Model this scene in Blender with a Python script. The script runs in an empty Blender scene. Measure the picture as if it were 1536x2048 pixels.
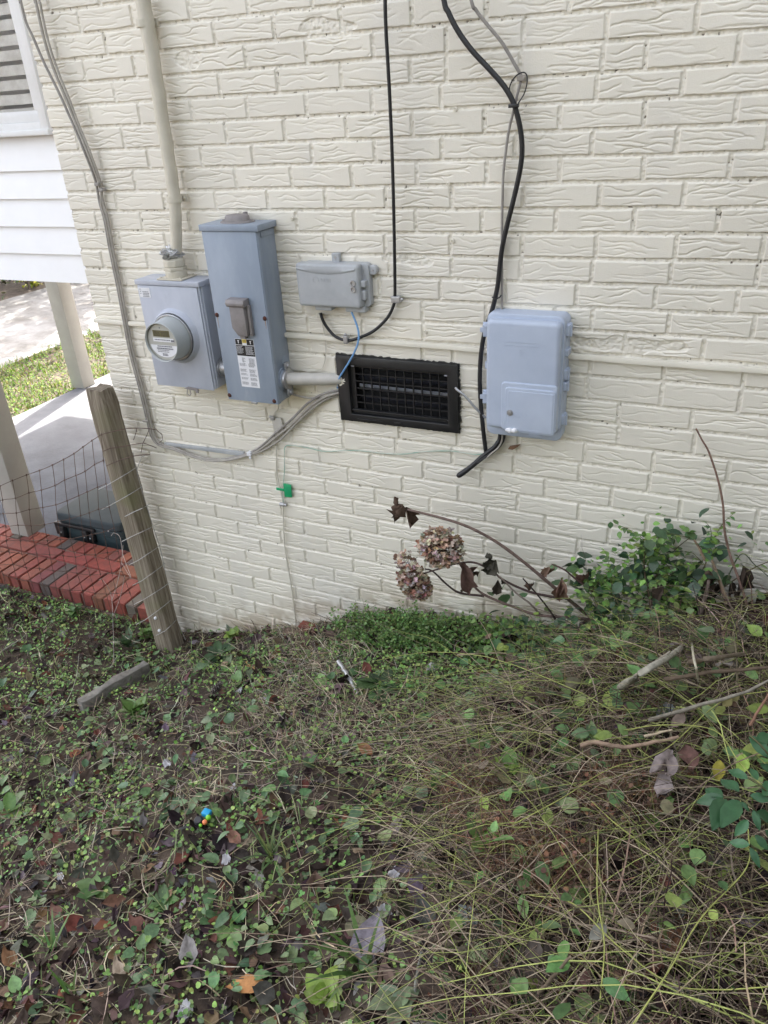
import bpy, bmesh, math, random
import numpy as np
from mathutils import Vector, Matrix
random.seed(7); rng = np.random.default_rng(11)
SC = bpy.context.scene
COL = SC.collection
rad = math.radians

# ------------------------------------------------------------------ camera
CR = np.array([[0.909, 0.413, -0.058], [0.151, -0.456, -0.877], [-0.389, 0.788, -0.477]])   # right, down, forward
CR = np.array(CAMROWS) if 'CAMROWS' in globals() else CR
u_, s_, v_ = np.linalg.svd(CR); CR = u_ @ v_
CC = np.array([2.253, -2.199, 0.169]); CF = 1538.0
cam_d = bpy.data.cameras.new("camera"); cam = bpy.data.objects.new("camera", cam_d); COL.objects.link(cam)
cam_d.sensor_fit = 'HORIZONTAL'; cam_d.sensor_width = 36; cam_d.lens = 36 * CF / 1536
cam_d.clip_start = 0.05; cam_d.clip_end = 500
cam.matrix_world = Matrix([[CR[0][i], -CR[1][i], -CR[2][i], CC[i]] for i in range(3)] + [[0, 0, 0, 1]])
SC.camera = cam
SC.render.resolution_x = 768; SC.render.resolution_y = 1024

# ------------------------------------------------------------------ light
SUN_EL, SUN_AZ = rad(38), (-0.26, 0.966)          # the sun stands behind the house, a little to the left
world = bpy.data.worlds.new("World"); SC.world = world; world.use_nodes = True
nt = world.node_tree; bg = nt.nodes['Background']
sky = nt.nodes.new('ShaderNodeTexSky'); sky.sky_type = 'NISHITA'; sky.sun_disc = False
sky.sun_elevation = SUN_EL; sky.sun_rotation = math.atan2(SUN_AZ[0], SUN_AZ[1])
sky.air_density = 0.8; sky.dust_density = 6.0; sky.ozone_density = 0.6; sky.altitude = 0
hs = nt.nodes.new('ShaderNodeHueSaturation'); hs.inputs['Saturation'].default_value = 0.45; nt.links.new(sky.outputs[0], hs.inputs['Color'])
wb = nt.nodes.new('ShaderNodeMixRGB'); wb.blend_type = 'MULTIPLY'; wb.inputs[0].default_value = 1; wb.inputs[2].default_value = (1.02, 0.99, 0.95, 1); nt.links.new(hs.outputs[0], wb.inputs[1])   # white balance of the shade
nt.links.new(wb.outputs[0], bg.inputs[0]); bg.inputs[1].default_value = 0.15
sl = bpy.data.lights.new("sun", 'SUN'); sl.energy = 3.2; sl.angle = rad(0.6); sl.color = (1.0, 0.93, 0.82)
sun = bpy.data.objects.new("sun", sl); COL.objects.link(sun)
sd = Vector((SUN_AZ[0] * math.cos(SUN_EL), SUN_AZ[1] * math.cos(SUN_EL), math.sin(SUN_EL)))
sun.rotation_euler = sd.to_track_quat('Z', 'Y').to_euler(); sun.location = (0, 0, 12)
SC.view_settings.view_transform = 'Standard'; SC.view_settings.look = 'None'
SC.view_settings.exposure = 3.0; SC.view_settings.gamma = 1

# ------------------------------------------------------------------ helpers
def ray(px, py): return np.array([(px - 768) / CF, (py - 1024) / CF, 1.0]) @ CR
def W(px, py, d=0.0):
    """point a distance d in front of the wall plane"""
    r = ray(px, py); return Vector(CC + r * (-d - CC[1]) / r[1])
def atz(px, py, z): r = ray(px, py); return Vector(CC + r * (z - CC[2]) / r[2])

def nodes_of(m): m.use_nodes = True; return m.node_tree, m.node_tree.nodes['Principled BSDF']
def col(c): return (c[0], c[1], c[2], 1)
def material(name, c1, c2=None, rough=0.6, metal=0.0, scale=20.0, detail=5, bump=0.0, bscale=None, spec=0.5, tint=None,
             stretch=None, spots=None, trans=0.0):
    """two colours mixed by object-space noise, optional bump, optional per-vertex tint attribute, optional stain spots"""
    m = bpy.data.materials.new(name); t, b = nodes_of(m); N = t.nodes; L = t.links
    b.inputs['Roughness'].default_value = rough; b.inputs['Metallic'].default_value = metal
    b.inputs['Specular IOR Level'].default_value = spec
    tc = N.new('ShaderNodeTexCoord'); src = tc.outputs['Object']
    if stretch:
        mp = N.new('ShaderNodeMapping'); mp.inputs['Scale'].default_value = stretch; L.new(src, mp.inputs[0]); src = mp.outputs[0]
    out = None
    if c2 is not None:
        n = N.new('ShaderNodeTexNoise'); n.inputs['Scale'].default_value = scale; n.inputs['Detail'].default_value = detail
        n.inputs['Roughness'].default_value = 0.65; L.new(src, n.inputs[0])
        r = N.new('ShaderNodeValToRGB'); r.color_ramp.elements[0].position = 0.36; r.color_ramp.elements[1].position = 0.64
        r.color_ramp.elements[0].color = col(c1); r.color_ramp.elements[1].color = col(c2)
        L.new(n.outputs[0], r.inputs[0]); out = r.outputs[0]
    else:
        rgb = N.new('ShaderNodeRGB'); rgb.outputs[0].default_value = col(c1); out = rgb.outputs[0]
    if spots:
        sc_, sp_, scol = spots
        n = N.new('ShaderNodeTexNoise'); n.inputs['Scale'].default_value = sc_; n.inputs['Detail'].default_value = 6; n.inputs['Roughness'].default_value = 0.7
        L.new(src, n.inputs[0]); r = N.new('ShaderNodeValToRGB')
        r.color_ramp.elements[0].position = sp_; r.color_ramp.elements[1].position = min(1, sp_ + 0.12)
        r.color_ramp.elements[0].color = (0, 0, 0, 1); r.color_ramp.elements[1].color = (1, 1, 1, 1); L.new(n.outputs[0], r.inputs[0])
        mx = N.new('ShaderNodeMixRGB'); L.new(r.outputs[0], mx.inputs[0]); L.new(out, mx.inputs[1]); mx.inputs[2].default_value = col(scol); out = mx.outputs[0]
    if tint:
        a = N.new('ShaderNodeAttribute'); a.attribute_name = tint
        mx = N.new('ShaderNodeMixRGB'); mx.blend_type = 'MULTIPLY'; mx.inputs[0].default_value = 1
        L.new(out, mx.inputs[1]); L.new(a.outputs['Color'], mx.inputs[2]); out = mx.outputs[0]
    L.new(out, b.inputs['Base Color'])
    if bump:
        n = N.new('ShaderNodeTexNoise'); n.inputs['Scale'].default_value = bscale or scale * 4; n.inputs['Detail'].default_value = 6
        L.new(src, n.inputs[0]); bp = N.new('ShaderNodeBump'); bp.inputs['Strength'].default_value = bump; bp.inputs['Distance'].default_value = 0.004
        L.new(n.outputs[0], bp.inputs['Height']); L.new(bp.outputs[0], b.inputs['Normal'])
    if trans:
        tr = N.new('ShaderNodeBsdfTranslucent'); L.new(out, tr.inputs[0]); ms = N.new('ShaderNodeMixShader'); ms.inputs[0].default_value = trans
        L.new(b.outputs[0], ms.inputs[1]); L.new(tr.outputs[0], ms.inputs[2]); L.new(ms.outputs[0], N['Material Output'].inputs[0])
    return m

def tag(o, label=None, cat=None, group=None, kind=None):
    if label: o['label'] = label
    if cat: o['category'] = cat
    if group: o['group'] = group
    if kind: o['kind'] = kind
    return o
def empty(name, loc, label, cat, group=None):
    o = bpy.data.objects.new(name, None); o.empty_display_size = 0.05; COL.objects.link(o); o.location = loc
    return tag(o, label, cat, group)
def mesh_np(name, V, F, mat, parent=None, tint=None, smooth=True, mats=None, midx=None):
    """V (n,3) float, F list of equal-size int arrays (quads or tris) -> object.  tint (n,3) colour attribute"""
    me = bpy.data.meshes.new(name); V = np.asarray(V, np.float32)
    if not isinstance(F, (list, tuple)) or (len(F) and not isinstance(F[0], np.ndarray)): F = [np.asarray(F)]
    F = [f for f in F if len(f)]
    loops = np.concatenate([f.ravel() for f in F]).astype(np.int32)
    tot = np.concatenate([np.full(len(f), f.shape[1], np.int32) for f in F])
    st = np.concatenate([[0], np.cumsum(tot)[:-1]]).astype(np.int32)
    me.vertices.add(len(V)); me.vertices.foreach_set('co', V.ravel())
    me.loops.add(len(loops)); me.loops.foreach_set('vertex_index', loops)
    me.polygons.add(len(tot)); me.polygons.foreach_set('loop_start', st); me.polygons.foreach_set('loop_total', tot)
    me.polygons.foreach_set('use_smooth', np.full(len(tot), smooth))
    if mats:
        for m in mats: me.materials.append(m)
        me.polygons.foreach_set('material_index', np.asarray(midx, np.int32))
    else: me.materials.append(mat)
    me.update(calc_edges=True)
    if tint is not None:
        a = me.attributes.new('tint', 'FLOAT_COLOR', 'POINT'); c = np.ones((len(V), 4), np.float32); c[:, :3] = tint; a.data.foreach_set('color', c.ravel())
    me.validate()
    o = bpy.data.objects.new(name, me); COL.objects.link(o)
    if parent: o.parent = parent; o.matrix_parent_inverse = Matrix.Translation(-Vector(parent.location)) if parent.type == 'EMPTY' else Matrix()
    return o

class MB:
    """collects simple shapes into one mesh (world coordinates)"""
    def __init__(s): s.v = []; s.f = []
    def add(s, vs, fs):
        n = len(s.v); s.v += [tuple(p) for p in vs]; s.f += [tuple(i + n for i in f) for f in fs]; return s
    def box(s, a, b):
        x0, y0, z0 = a; x1, y1, z1 = b
        return s.add([(x0, y0, z0), (x1, y0, z0), (x1, y1, z0), (x0, y1, z0), (x0, y0, z1), (x1, y0, z1), (x1, y1, z1), (x0, y1, z1)],
                     [(3, 2, 1, 0), (4, 5, 6, 7), (0, 1, 5, 4), (1, 2, 6, 5), (2, 3, 7, 6), (3, 0, 4, 7)])
    def tube(s, pts, r, n=8, cap=True, flat=1.0, end=None):
        pts = [Vector(p) for p in pts]; rs = r if hasattr(r, '__len__') else [r] * len(pts)
        up = Vector((0, -1, 0.01)); vs = []; fs = []
        for i, p in enumerate(pts):
            d = (pts[min(i + 1, len(pts) - 1)] - pts[max(i - 1, 0)]).normalized()
            a = d.cross(up)
            if a.length < 1e-3: a = d.cross(Vector((1, 0, 0)))
            a.normalize(); b = a.cross(d).normalized()
            for k in range(n):
                t = 2 * math.pi * k / n; vs.append(p + a * math.cos(t) * rs[i] + b * math.sin(t) * rs[i] * flat)
        for i in range(len(pts) - 1):
            for k in range(n): fs.append((i * n + k, i * n + (k + 1) % n, (i + 1) * n + (k + 1) % n, (i + 1) * n + k))
        if cap: fs.append(tuple(range(n))[::-1]); fs.append(tuple((len(pts) - 1) * n + k for k in range(n)))
        return s.add(vs, fs)
    def lathe(s, c, ax, prof, n=32, cap=True):
        """prof: list of (distance along axis, radius)"""
        ax = Vector(ax).normalized(); a = ax.orthogonal().normalized(); b = ax.cross(a); c = Vector(c); vs = []; fs = []
        for h, r in prof:
            for k in range(n): t = 2 * math.pi * k / n; vs.append(c + ax * h + a * (r * math.cos(t)) + b * (r * math.sin(t)))
        for i in range(len(prof) - 1):
            for k in range(n): fs.append((i * n + k, i * n + (k + 1) % n, (i + 1) * n + (k + 1) % n, (i + 1) * n + k))
        if cap: fs.append(tuple(range(n))[::-1]); fs.append(tuple((len(prof) - 1) * n + k for k in range(n)))
        return s.add(vs, fs)
    def prism(s, poly, d):
        """poly: world points (ccw seen from outside), extruded by vector d (backwards)"""
        n = len(poly); d = Vector(d); vs = [Vector(p) for p in poly] + [Vector(p) + d for p in poly]
        return s.add(vs, [tuple(range(n)), tuple(range(2 * n - 1, n - 1, -1))] + [(i, i + n, (i + 1) % n + n, (i + 1) % n) for i in range(n)])
    def build(s, name, mat, parent=None, bevel=0, smooth=None, seg=2):
        bm = bmesh.new(); vv = [bm.verts.new(v) for v in s.v]
        for f in s.f:
            try: bm.faces.new([vv[i] for i in f])
            except ValueError: pass
        bmesh.ops.recalc_face_normals(bm, faces=bm.faces)
        if bevel:
            ed = [e for e in bm.edges if len(e.link_faces) == 2 and e.calc_face_angle(0) > rad(35)]
            bmesh.ops.bevel(bm, geom=ed, offset=bevel, segments=seg, affect='EDGES', clamp_overlap=True, profile=0.5)
        me = bpy.data.meshes.new(name); bm.to_mesh(me); bm.free(); me.materials.append(mat)
        if smooth is None: smooth = True
        for p in me.polygons: p.use_smooth = smooth
        if smooth:
            bmx = bmesh.new(); bmx.from_mesh(me)
            for e in bmx.edges:
                if len(e.link_faces) == 2 and e.calc_face_angle(0) > rad(40): e.smooth = False
            bmx.to_mesh(me); bmx.free()
        o = bpy.data.objects.new(name, me); COL.objects.link(o)
        if parent:
            o.parent = parent; o.matrix_parent_inverse = Matrix.Translation(-Vector(parent.location)) if parent.type == 'EMPTY' else Matrix()
        return o
def spline(P, n=8):
    """Catmull-Rom through points"""
    P = [Vector(p) for p in P]; Q = [P[0] * 2 - P[1]] + P + [P[-1] * 2 - P[-2]]; out = []
    for i in range(1, len(Q) - 2):
        for k in range(n):
            t = k / n; a, b, c, d = Q[i - 1], Q[i], Q[i + 1], Q[i + 2]
            out.append(0.5 * ((2 * b) + (c - a) * t + (2 * a - 5 * b + 4 * c - d) * t * t + (3 * b - a - 3 * c + d) * t ** 3))
    out.append(P[-1]); return out
def cable_pts(px, d):
    ds = d if hasattr(d, '__len__') else [d] * len(px)
    return spline([W(x, y, k) for (x, y), k in zip(px, ds)], 6)
def vnoise(x, y, seed=0):
    """smooth value noise on arrays, range -1..1"""
    xi = np.floor(x).astype(np.int64); yi = np.floor(y).astype(np.int64); fx = x - xi; fy = y - yi
    fx = fx * fx * (3 - 2 * fx); fy = fy * fy * (3 - 2 * fy)
    def h(a, b):
        n = (a * 374761393 + b * 668265263 + seed * 974711) & 0x7fffffff
        n = ((n ^ (n >> 13)) * 1274126177) & 0x7fffffff; n = n ^ (n >> 16)
        return (n & 0xffff) / 32767.5 - 1
    return (h(xi, yi) * (1 - fx) + h(xi + 1, yi) * fx) * (1 - fy) + (h(xi, yi + 1) * (1 - fx) + h(xi + 1, yi + 1) * fx) * fy

# ------------------------------------------------------------------ materials of the setting
M = {}
M['paint'] = material('cream_painted_brick', (0.80, 0.753, 0.648), (0.73, 0.688, 0.592), rough=0.55, scale=2.2, detail=8, bump=0.25, bscale=260, tint='tint')
M['siding'] = material('white_vinyl_siding', (0.90, 0.90, 0.91), (0.87, 0.87, 0.88), rough=0.45, scale=6)
M['white_trim'] = material('white_trim', (0.80, 0.80, 0.80), (0.74, 0.74, 0.73), rough=0.4, scale=9)
M['trim_paint'] = material('cream_trim', (0.77, 0.725, 0.62), (0.71, 0.67, 0.57), rough=0.45, scale=9)
M['concrete'] = material('concrete', (0.108, 0.114, 0.134), (0.070, 0.074, 0.088), rough=0.85, scale=4, detail=9, bump=0.3, bscale=60, spots=(9, 0.62, (0.085, 0.08, 0.08)))
M['post_paint'] = material('beige_post', (0.38, 0.365, 0.325), (0.34, 0.325, 0.29), rough=0.55, scale=5, bump=0.1, bscale=90)
M['red_brick'] = material('red_brick', (0.225, 0.054, 0.037), (0.15, 0.042, 0.031), rough=0.8, scale=40, detail=8, bump=0.4, bscale=180, tint='tint')
M['mortar'] = material('grey_mortar', (0.19, 0.115, 0.095), (0.12, 0.08, 0.065), rough=0.9, scale=60, bump=0.5)
M['soil'] = material('soil', (0.024, 0.016, 0.011), (0.078, 0.055, 0.038), rough=0.95, scale=14, detail=10, bump=1.0, bscale=70)
M['sand'] = material('sandy_driveway', (0.20, 0.20, 0.205), (0.10, 0.095, 0.09), rough=0.95, scale=2.2, detail=10, bump=0.6, bscale=30, spots=(1.6, 0.62, (0.20, 0.15, 0.11)))
M['roof'] = material('roof_shingle', (0.10, 0.095, 0.09), (0.06, 0.06, 0.06), rough=0.9, scale=14)
M['glass'] = material('dark_glass', (0.05, 0.05, 0.05), rough=0.05, spec=0.9)

# ------------------------------------------------------------------ ground
GX = np.array([-60, -0.25, 0.09, 0.47, 0.74, 1.21, 1.61, 1.93, 2.46, 3.2, 60.])
GZ = np.array([-2.0, -2.0, -2.0, -1.885, -1.785, -1.60, -1.54, -1.49, -1.41, -1.36, -1.36])
def gz(x, y):
    x = np.asarray(x, float); y = np.asarray(y, float)
    front = np.clip((0.4 - y) / 0.4, 0, 1)
    xs = (np.interp(x - 0.12, GX, GZ) + np.interp(x, GX, GZ) + np.interp(x + 0.12, GX, GZ)) / 3
    z = np.where(front > 0, xs * front + -2.06 * (1 - front), -2.06)
    fade = np.clip((6 - np.hypot(x - 1, y + 1)) / 3, 0, 1) * np.clip((0.0 - y) / 0.15, 0, 1)
    b = 0.014 * vnoise(x * 4, y * 4, 1) + 0.009 * vnoise(x * 11, y * 11, 2) + 0.006 * vnoise(x * 27, y * 27, 3)
    q = np.clip((x - 1.66 - .75 * np.maximum(0, y + .75) + .05) / .38, 0, 1); q = q * q * (3 - 2 * q) * np.clip((-y - .05) / .3, 0, 1)
    z = z + q * (.31 + .06 * vnoise(x * 4, y * 4, 71) + .03 * vnoise(x * 11, y * 11, 72)) * np.clip((y + 3.0) / .8, 0, 1) * np.clip((4.5 - x), 0, 1)      # old heap under the vines
    z = z + b * fade - 0.01 * np.clip(-y, 0, 2)
    return z
def G(px, py, up=0.0):
    """pixel of the photograph -> point on the ground"""
    r = ray(px, py); z = -1.7
    for _ in range(25):
        p = CC + r * (z - CC[2]) / r[2]; z = 0.5 * z + 0.5 * (float(gz(p[0], p[1])) + up)
    return Vector((p[0], p[1], z))
def gvec(x, y, up=0.0): return Vector((x, y, float(gz(x, y)) + up))
gx = np.unique(np.concatenate([np.linspace(-150, -8, 16), np.linspace(-8, -1.6, 24), np.arange(-1.6, 3.6, 0.03), np.linspace(3.6, 12, 14), np.linspace(12, 150, 12)]))
gy = np.unique(np.concatenate([np.linspace(-150, -8, 12), np.linspace(-8, -2.4, 14), np.arange(-2.4, 0.12, 0.03), np.linspace(0.12, 10, 30), np.linspace(10, 150, 14)]))
XX, YY = np.meshgrid(gx, gy); ZZ = gz(XX, YY)
nx, ny = len(gx), len(gy)
idx = np.arange(nx * ny).reshape(ny, nx)
quads = np.stack([idx[:-1, :-1], idx[:-1, 1:], idx[1:, 1:], idx[1:, :-1]], -1).reshape(-1, 4)
g = mesh_np('ground', np.stack([XX, YY, ZZ], -1).reshape(-1, 3), quads, M['soil']); tag(g, kind='structure')

# driveway beyond the lawn
mb = MB(); dn = 26
P1 = []; P2 = []
for i in range(dn + 1):
    y = -14 + i * 1.6
    P1.append((-4.60 - 0.03 * (y - 3) + 0.14 * math.sin(y * 1.7) + 0.07 * math.sin(y * 4.1), y, -2.054)); P2.append((-7.30 - 0.03 * (y - 5) + 0.18 * math.sin(y * 1.1 + 1), y, -2.054))
mb.add(P1 + P2, [(i, i + 1, dn + 2 + i, dn + 1 + i) for i in range(dn)])
tag(mb.build('driveway', M['sand'], smooth=False), kind='structure')

# ------------------------------------------------------------------ the house: brick wall as real relief
house = empty('brick_house', (0, 0, -2.0), 'cream painted brick house with textured bricks and a white sided bay at its left', 'house')
ZL = dict(zip(range(-2, 12), [255.7, 300.8, 340.4, 382.8, 419.7, 459.4, 496, 533, 568, 604, 637, 672.8, 707, 741.6]))
XL = dict(zip(range(-2, 12), [100, 111, 122, 133, 144, 154, 163, 172, 181, 188, 196, 205, 213, 221]))
YR = dict(zip(range(-4, 16), [54, 121.5, 181.6, 240.8, 299, 353, 410, 464, 520, 573.7, 628, 677.7, 727, 776.6, 831, 875, 923.7, 972, 1017, 1063]))
CH = 0.0659
rows = list(range(-13, 34)); zl = {}; zr = {}
for i in rows:
    zl[i] = W(XL[i], ZL[i]).z if i in ZL else None
    zr[i] = W(1536, YR[i]).z if i in YR else None
for d, first, last in ((zl, -2, 11), (zr, -4, 15)):
    for i in rows:
        if i < first: d[i] = d[first] + (first - i) * CH
        if i > last: d[i] = d[last] - (i - last) * CH * 0.985
ZLa = np.array([zl[i] for i in rows]); ZRa = np.array([zr[i] for i in rows])
S = 0.0017
wx = np.arange(0.0, 3.05, S); wz = np.arange(-2.12, 0.66, S)
# library of embossed brick faces
def emboss(seed, w=132, h=40):
    r = np.random.default_rng(seed); X = np.arange(w) * S; Y = np.arange(h) * S; XM, YM = np.meshgrid(X, Y); H = np.zeros((h, w)); step = np.zeros((h, w))
    n = r.integers(5, 8); curves = []
    for k in range(n):
        y0 = (k + 0.5 + r.uniform(-0.35, 0.35)) / n * 0.057
        cx = np.linspace(0, 0.206, 10); cy = y0 + np.convolve(r.normal(0, 0.0075, 12), [.25, .5, .25], 'valid') + r.uniform(-0.05, 0.05) * (cx - 0.1) * (1 if r.random() < 0.6 else 4.5)
        xs = np.linspace(0, 0.206, 100)
        # cosine interpolation
        ii = np.clip((xs / 0.206 * 9).astype(int), 0, 8); t = xs / 0.206 * 9 - ii; t = (1 - np.cos(np.pi * t)) / 2
        yy = cy[ii] * (1 - t) + cy[ii + 1] * t
        a = r.uniform(-0.03, 0.09); b = a + r.uniform(0.07, 0.2)
        yv = np.interp(X, xs, yy); sl = np.gradient(yv, X); d = (YM - yv[None]) / np.sqrt(1 + sl[None] ** 2)
        on = np.clip((XM - a) / 0.012, 0, 1) * np.clip((b - XM) / 0.012, 0, 1)
        H = np.maximum(H, np.where(d > 0, np.exp(-(d / 0.0010) ** 2), np.exp(-(d / 0.0021) ** 2)) * on * r.uniform(0.6, 1.0))
        step += np.tanh(d / 0.002) * on * r.choice([-1, 1]) * np.exp(-np.abs(d) / 0.004)
    return H - 0.12 * step
LIB = [emboss(100 + k) for k in range(26)]
nzr, nxr = len(wz), len(wx)
Xg = np.tile(wx, (nzr, 1)); Zg = np.tile(wz[:, None], (1, nxr))
Zn = Zg + 0.0016 * vnoise(Xg * 9, Zg * 30, 5) + 0.0008 * vnoise(Xg * 60, Zg * 60, 6)
T = np.zeros((nzr, nxr))
for j in range(nxr):
    f = wx[j] / 2.4; zb = ZLa * (1 - f) + ZRa * f
    T[:, j] = np.interp(-Zn[:, j], -zb, np.arange(len(rows)))
# row k spans [bottom line k, bottom line k-1]; measured upward from its bottom
K = np.ceil(T).astype(int); K = np.clip(K, 1, len(rows) - 1)
Hrow = (ZLa[:-1] - ZLa[1:]); hh = Hrow[np.clip(K - 1, 0, len(Hrow) - 1)]
V = (K - T) * hh                                   # height above the bottom edge of the brick
D = np.zeros((nzr, nxr)); EDGE = np.zeros((nzr, nxr)); PAT = np.zeros((nzr, nxr)); SHADE = np.ones((nzr, nxr))
RA = [W(x, 325 - (x - 625) * 0.03).x for x in (205, 299.5, 404.7, 507, 625, 751, 883.7, 1029.5, 1182.7, 1351, 1533)]
rr = random.Random(5)
Xn = Xg + 0.0012 * vnoise(Xg * 30, Zg * 12, 8)
for kk in range(1, len(rows)):
    mask = K == kk
    if not mask.any(): continue
    rid = rows[kk]
    if rid == 0: J = [-0.0] + RA
    else:
        J = [0.0]; x = 0.104 if rid % 2 else 0.203
        x += rr.uniform(-0.008, 0.008) + 0.012 * math.sin(rid * 0.8)
        while x < 3.2:
            J.append(x); x += 0.2065 + rr.uniform(-0.006, 0.006)
            if rr.random() < 0.03: x -= 0.1
    while J[-1] < 3.2: J.append(J[-1] + 0.206)
    J = np.array(J); xs = Xn[mask]; bi = np.clip(np.searchsorted(J, xs) - 1, 0, len(J) - 2)
    u = xs - J[bi]; Lb = J[bi + 1] - J[bi]
    left = np.where(bi == 0, 0.02, 0.0055)         # the joint is shared by both neighbours
    du = np.minimum(np.where(bi == 0, u + 0.006, u) - 0.0055 * (bi > 0), Lb - u - 0.0055); v = V[mask]
    dv = np.minimum(v + 0.0005, hh[mask] - 0.0105 - v)
    e = np.minimum(du, dv); s = np.clip(e / 0.0036 + 0.45, 0, 1); s = s * s * (3 - 2 * s)
    rr_amp = np.array([rr.uniform(.45, 1.25) for _ in range(len(J))]); bd = np.array([rr.uniform(-0.0012, 0.0016) for _ in range(len(J))]); tone = np.array([rr.uniform(0.965, 1.03) for _ in range(len(J))])
    pid = np.array([rr.randrange(len(LIB)) for _ in range(len(J))]); fl = np.array([rr.random() < 0.5 for _ in range(len(J))]); fv = np.array([rr.random() < 0.5 for _ in range(len(J))])
    ui = np.clip(np.where(fl[bi], Lb - u, u) / S, 0, 130); vi = np.clip(np.where(fv[bi], 0.058 - v, v) / S, 0, 38)
    u0 = ui.astype(int); v0 = vi.astype(int); fu = ui - u0; fw = vi - v0; LL = np.stack(LIB); pp = pid[bi]
    pat = (LL[pp, v0, u0] * (1 - fu) + LL[pp, v0, u0 + 1] * fu) * (1 - fw) + (LL[pp, v0 + 1, u0] * (1 - fu) + LL[pp, v0 + 1, u0 + 1] * fu) * fw
    D[mask] = s * (0.0048 + bd[bi] - (0.0031 * rr_amp[bi]) * pat * np.clip(e / 0.006, 0, 1)); EDGE[mask] = s; SHADE[mask] = 1 + (tone[bi] - 1) * s
rough_n = vnoise(Xg * 230, Zg * 230, 9) * 0.6 + vnoise(Xg * 110, Zg * 110, 10)
D += (1 - EDGE) * 0.0017 * rough_n + 0.0012 * vnoise(Xg * 3, Zg * 3, 4)
# chipped faces where the textured skin has come off
for (px, py, rx, rz) in ((655, 55, .075, .026), (1265, 690, .15, .022), (1150, 690, .06, .026), (375, 120, .05, .024), (575, 900, .0, .0), (820, 520, .09, .02)):
    c = W(px, py)
    if rx: 
        q = np.hypot((Xg - c.x) / rx, (Zg - c.z) / rz) + 0.35 * vnoise(Xg * 30, Zg * 45, 12)
        m_ = np.clip((1.05 - q) / 0.12, 0, 1) * EDGE
        D -= m_ * (0.0042 + 0.0016 * vnoise(Xg * 140, Zg * 140, 13) + 0.001 * vnoise(Xg * 60, Zg * 60, 14))
# tiny pin holes and dirt specks in the joints
spk = (vnoise(Xg * 150, Zg * 150, 21) > 0.83) & (EDGE < 0.5) & (vnoise(Xg * 5, Zg * 9, 22) > 0.12)
D -= spk * 0.003
tin = np.stack([SHADE] * 3, -1)
gl = gz(wx, np.full_like(wx, -.02))[None, :]; hgt = Zg - gl                      # mud splashed on the lowest courses, old drips and grey patches higher up
mud = np.clip((.20 - hgt) / .18, 0, 1) * np.clip(.55 + .9 * vnoise(Xg * 14, Zg * 20, 81) + .5 * vnoise(Xg * 50, Zg * 60, 82), 0, 1)
tin *= 1 - mud[..., None] * np.array([.42, .48, .55])
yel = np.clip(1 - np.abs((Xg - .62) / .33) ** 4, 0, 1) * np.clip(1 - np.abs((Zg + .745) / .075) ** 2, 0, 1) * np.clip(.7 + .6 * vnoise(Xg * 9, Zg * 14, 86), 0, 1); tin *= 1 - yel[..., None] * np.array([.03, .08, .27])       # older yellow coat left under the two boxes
patch = np.clip(vnoise(Xg * 2.2, Zg * 3.1, 83) * 1.4 - .35, 0, 1) * .5 + np.clip(vnoise(Xg * 11, Zg * 3.0, 84) - .45, 0, 1) * .6; tin *= 1 - np.clip(patch, 0, 1)[..., None] * np.array([.14, .125, .075])
tin *= 1 - (np.clip(vnoise(Xg * 40, Zg * 36, 85) - .55, 0, 1) * (1 - EDGE) * .7)[..., None] * np.array([.5, .5, .55])
tin[spk] = (0.30, 0.28, 0.26)
edge_in = np.where(Xg < 0.014, (1 - EDGE) * 0.006, 0)
Xw = Xg + edge_in * (Xg < S * 0.5)
Vw = np.stack([Xw, -D + 0.0046, Zg], -1).reshape(-1, 3)
ii = np.arange(nzr * nxr).reshape(nzr, nxr)
qd = np.stack([ii[:-1, :-1], ii[:-1, 1:], ii[1:, 1:], ii[1:, :-1]], -1).reshape(-1, 4)
# return face of the corner, the rest of the front and the upper wall as plain faces of the same mesh
n0 = len(Vw); ret = Vw.reshape(nzr, nxr, 3)[:, 0].copy(); ret[:, 1] = 6.0
Vw = np.concatenate([Vw, ret, [[3.04, 0.004, -2.2], [9, 0.004, -2.2], [9, 0.004, 2.3], [3.04, 0.004, 2.3], [0, 0.004, 0.655], [3.04, 0.004, 0.655], [0, 0.004, 2.3], [0, 6, 0.655], [0, 6, 2.3], [9, 6, -2.2], [9, 6, 2.3], [0, 6, -2.2]]])
q2 = np.stack([n0 + np.arange(nzr - 1), ii[:-1, 0], ii[1:, 0], n0 + np.arange(1, nzr)], -1)
b0 = n0 + nzr
q3 = np.array([[b0, b0 + 1, b0 + 2, b0 + 3], [b0 + 4, b0 + 5, b0 + 3, b0 + 6], [b0 + 7, b0 + 4, b0 + 6, b0 + 8], [b0 + 1, b0 + 9, b0 + 10, b0 + 2], [b0 + 9, b0 + 11, b0 + 8, b0 + 10]])
tw = np.concatenate([tin.reshape(-1, 3), np.ones((nzr + 12, 3))])
cen = Vw[qd].mean(1); qd = qd[~((cen[:, 0] > 1.068) & (cen[:, 0] < 1.437) & (cen[:, 2] > -0.795) & (cen[:, 2] < -0.603))]      # opening for the vent
wall = mesh_np('wall', Vw, [qd, q2, q3], M['paint'], house, tint=tw)
del Xg, Zg, Zn, T, K, V, Xn, rough_n, tin

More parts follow.
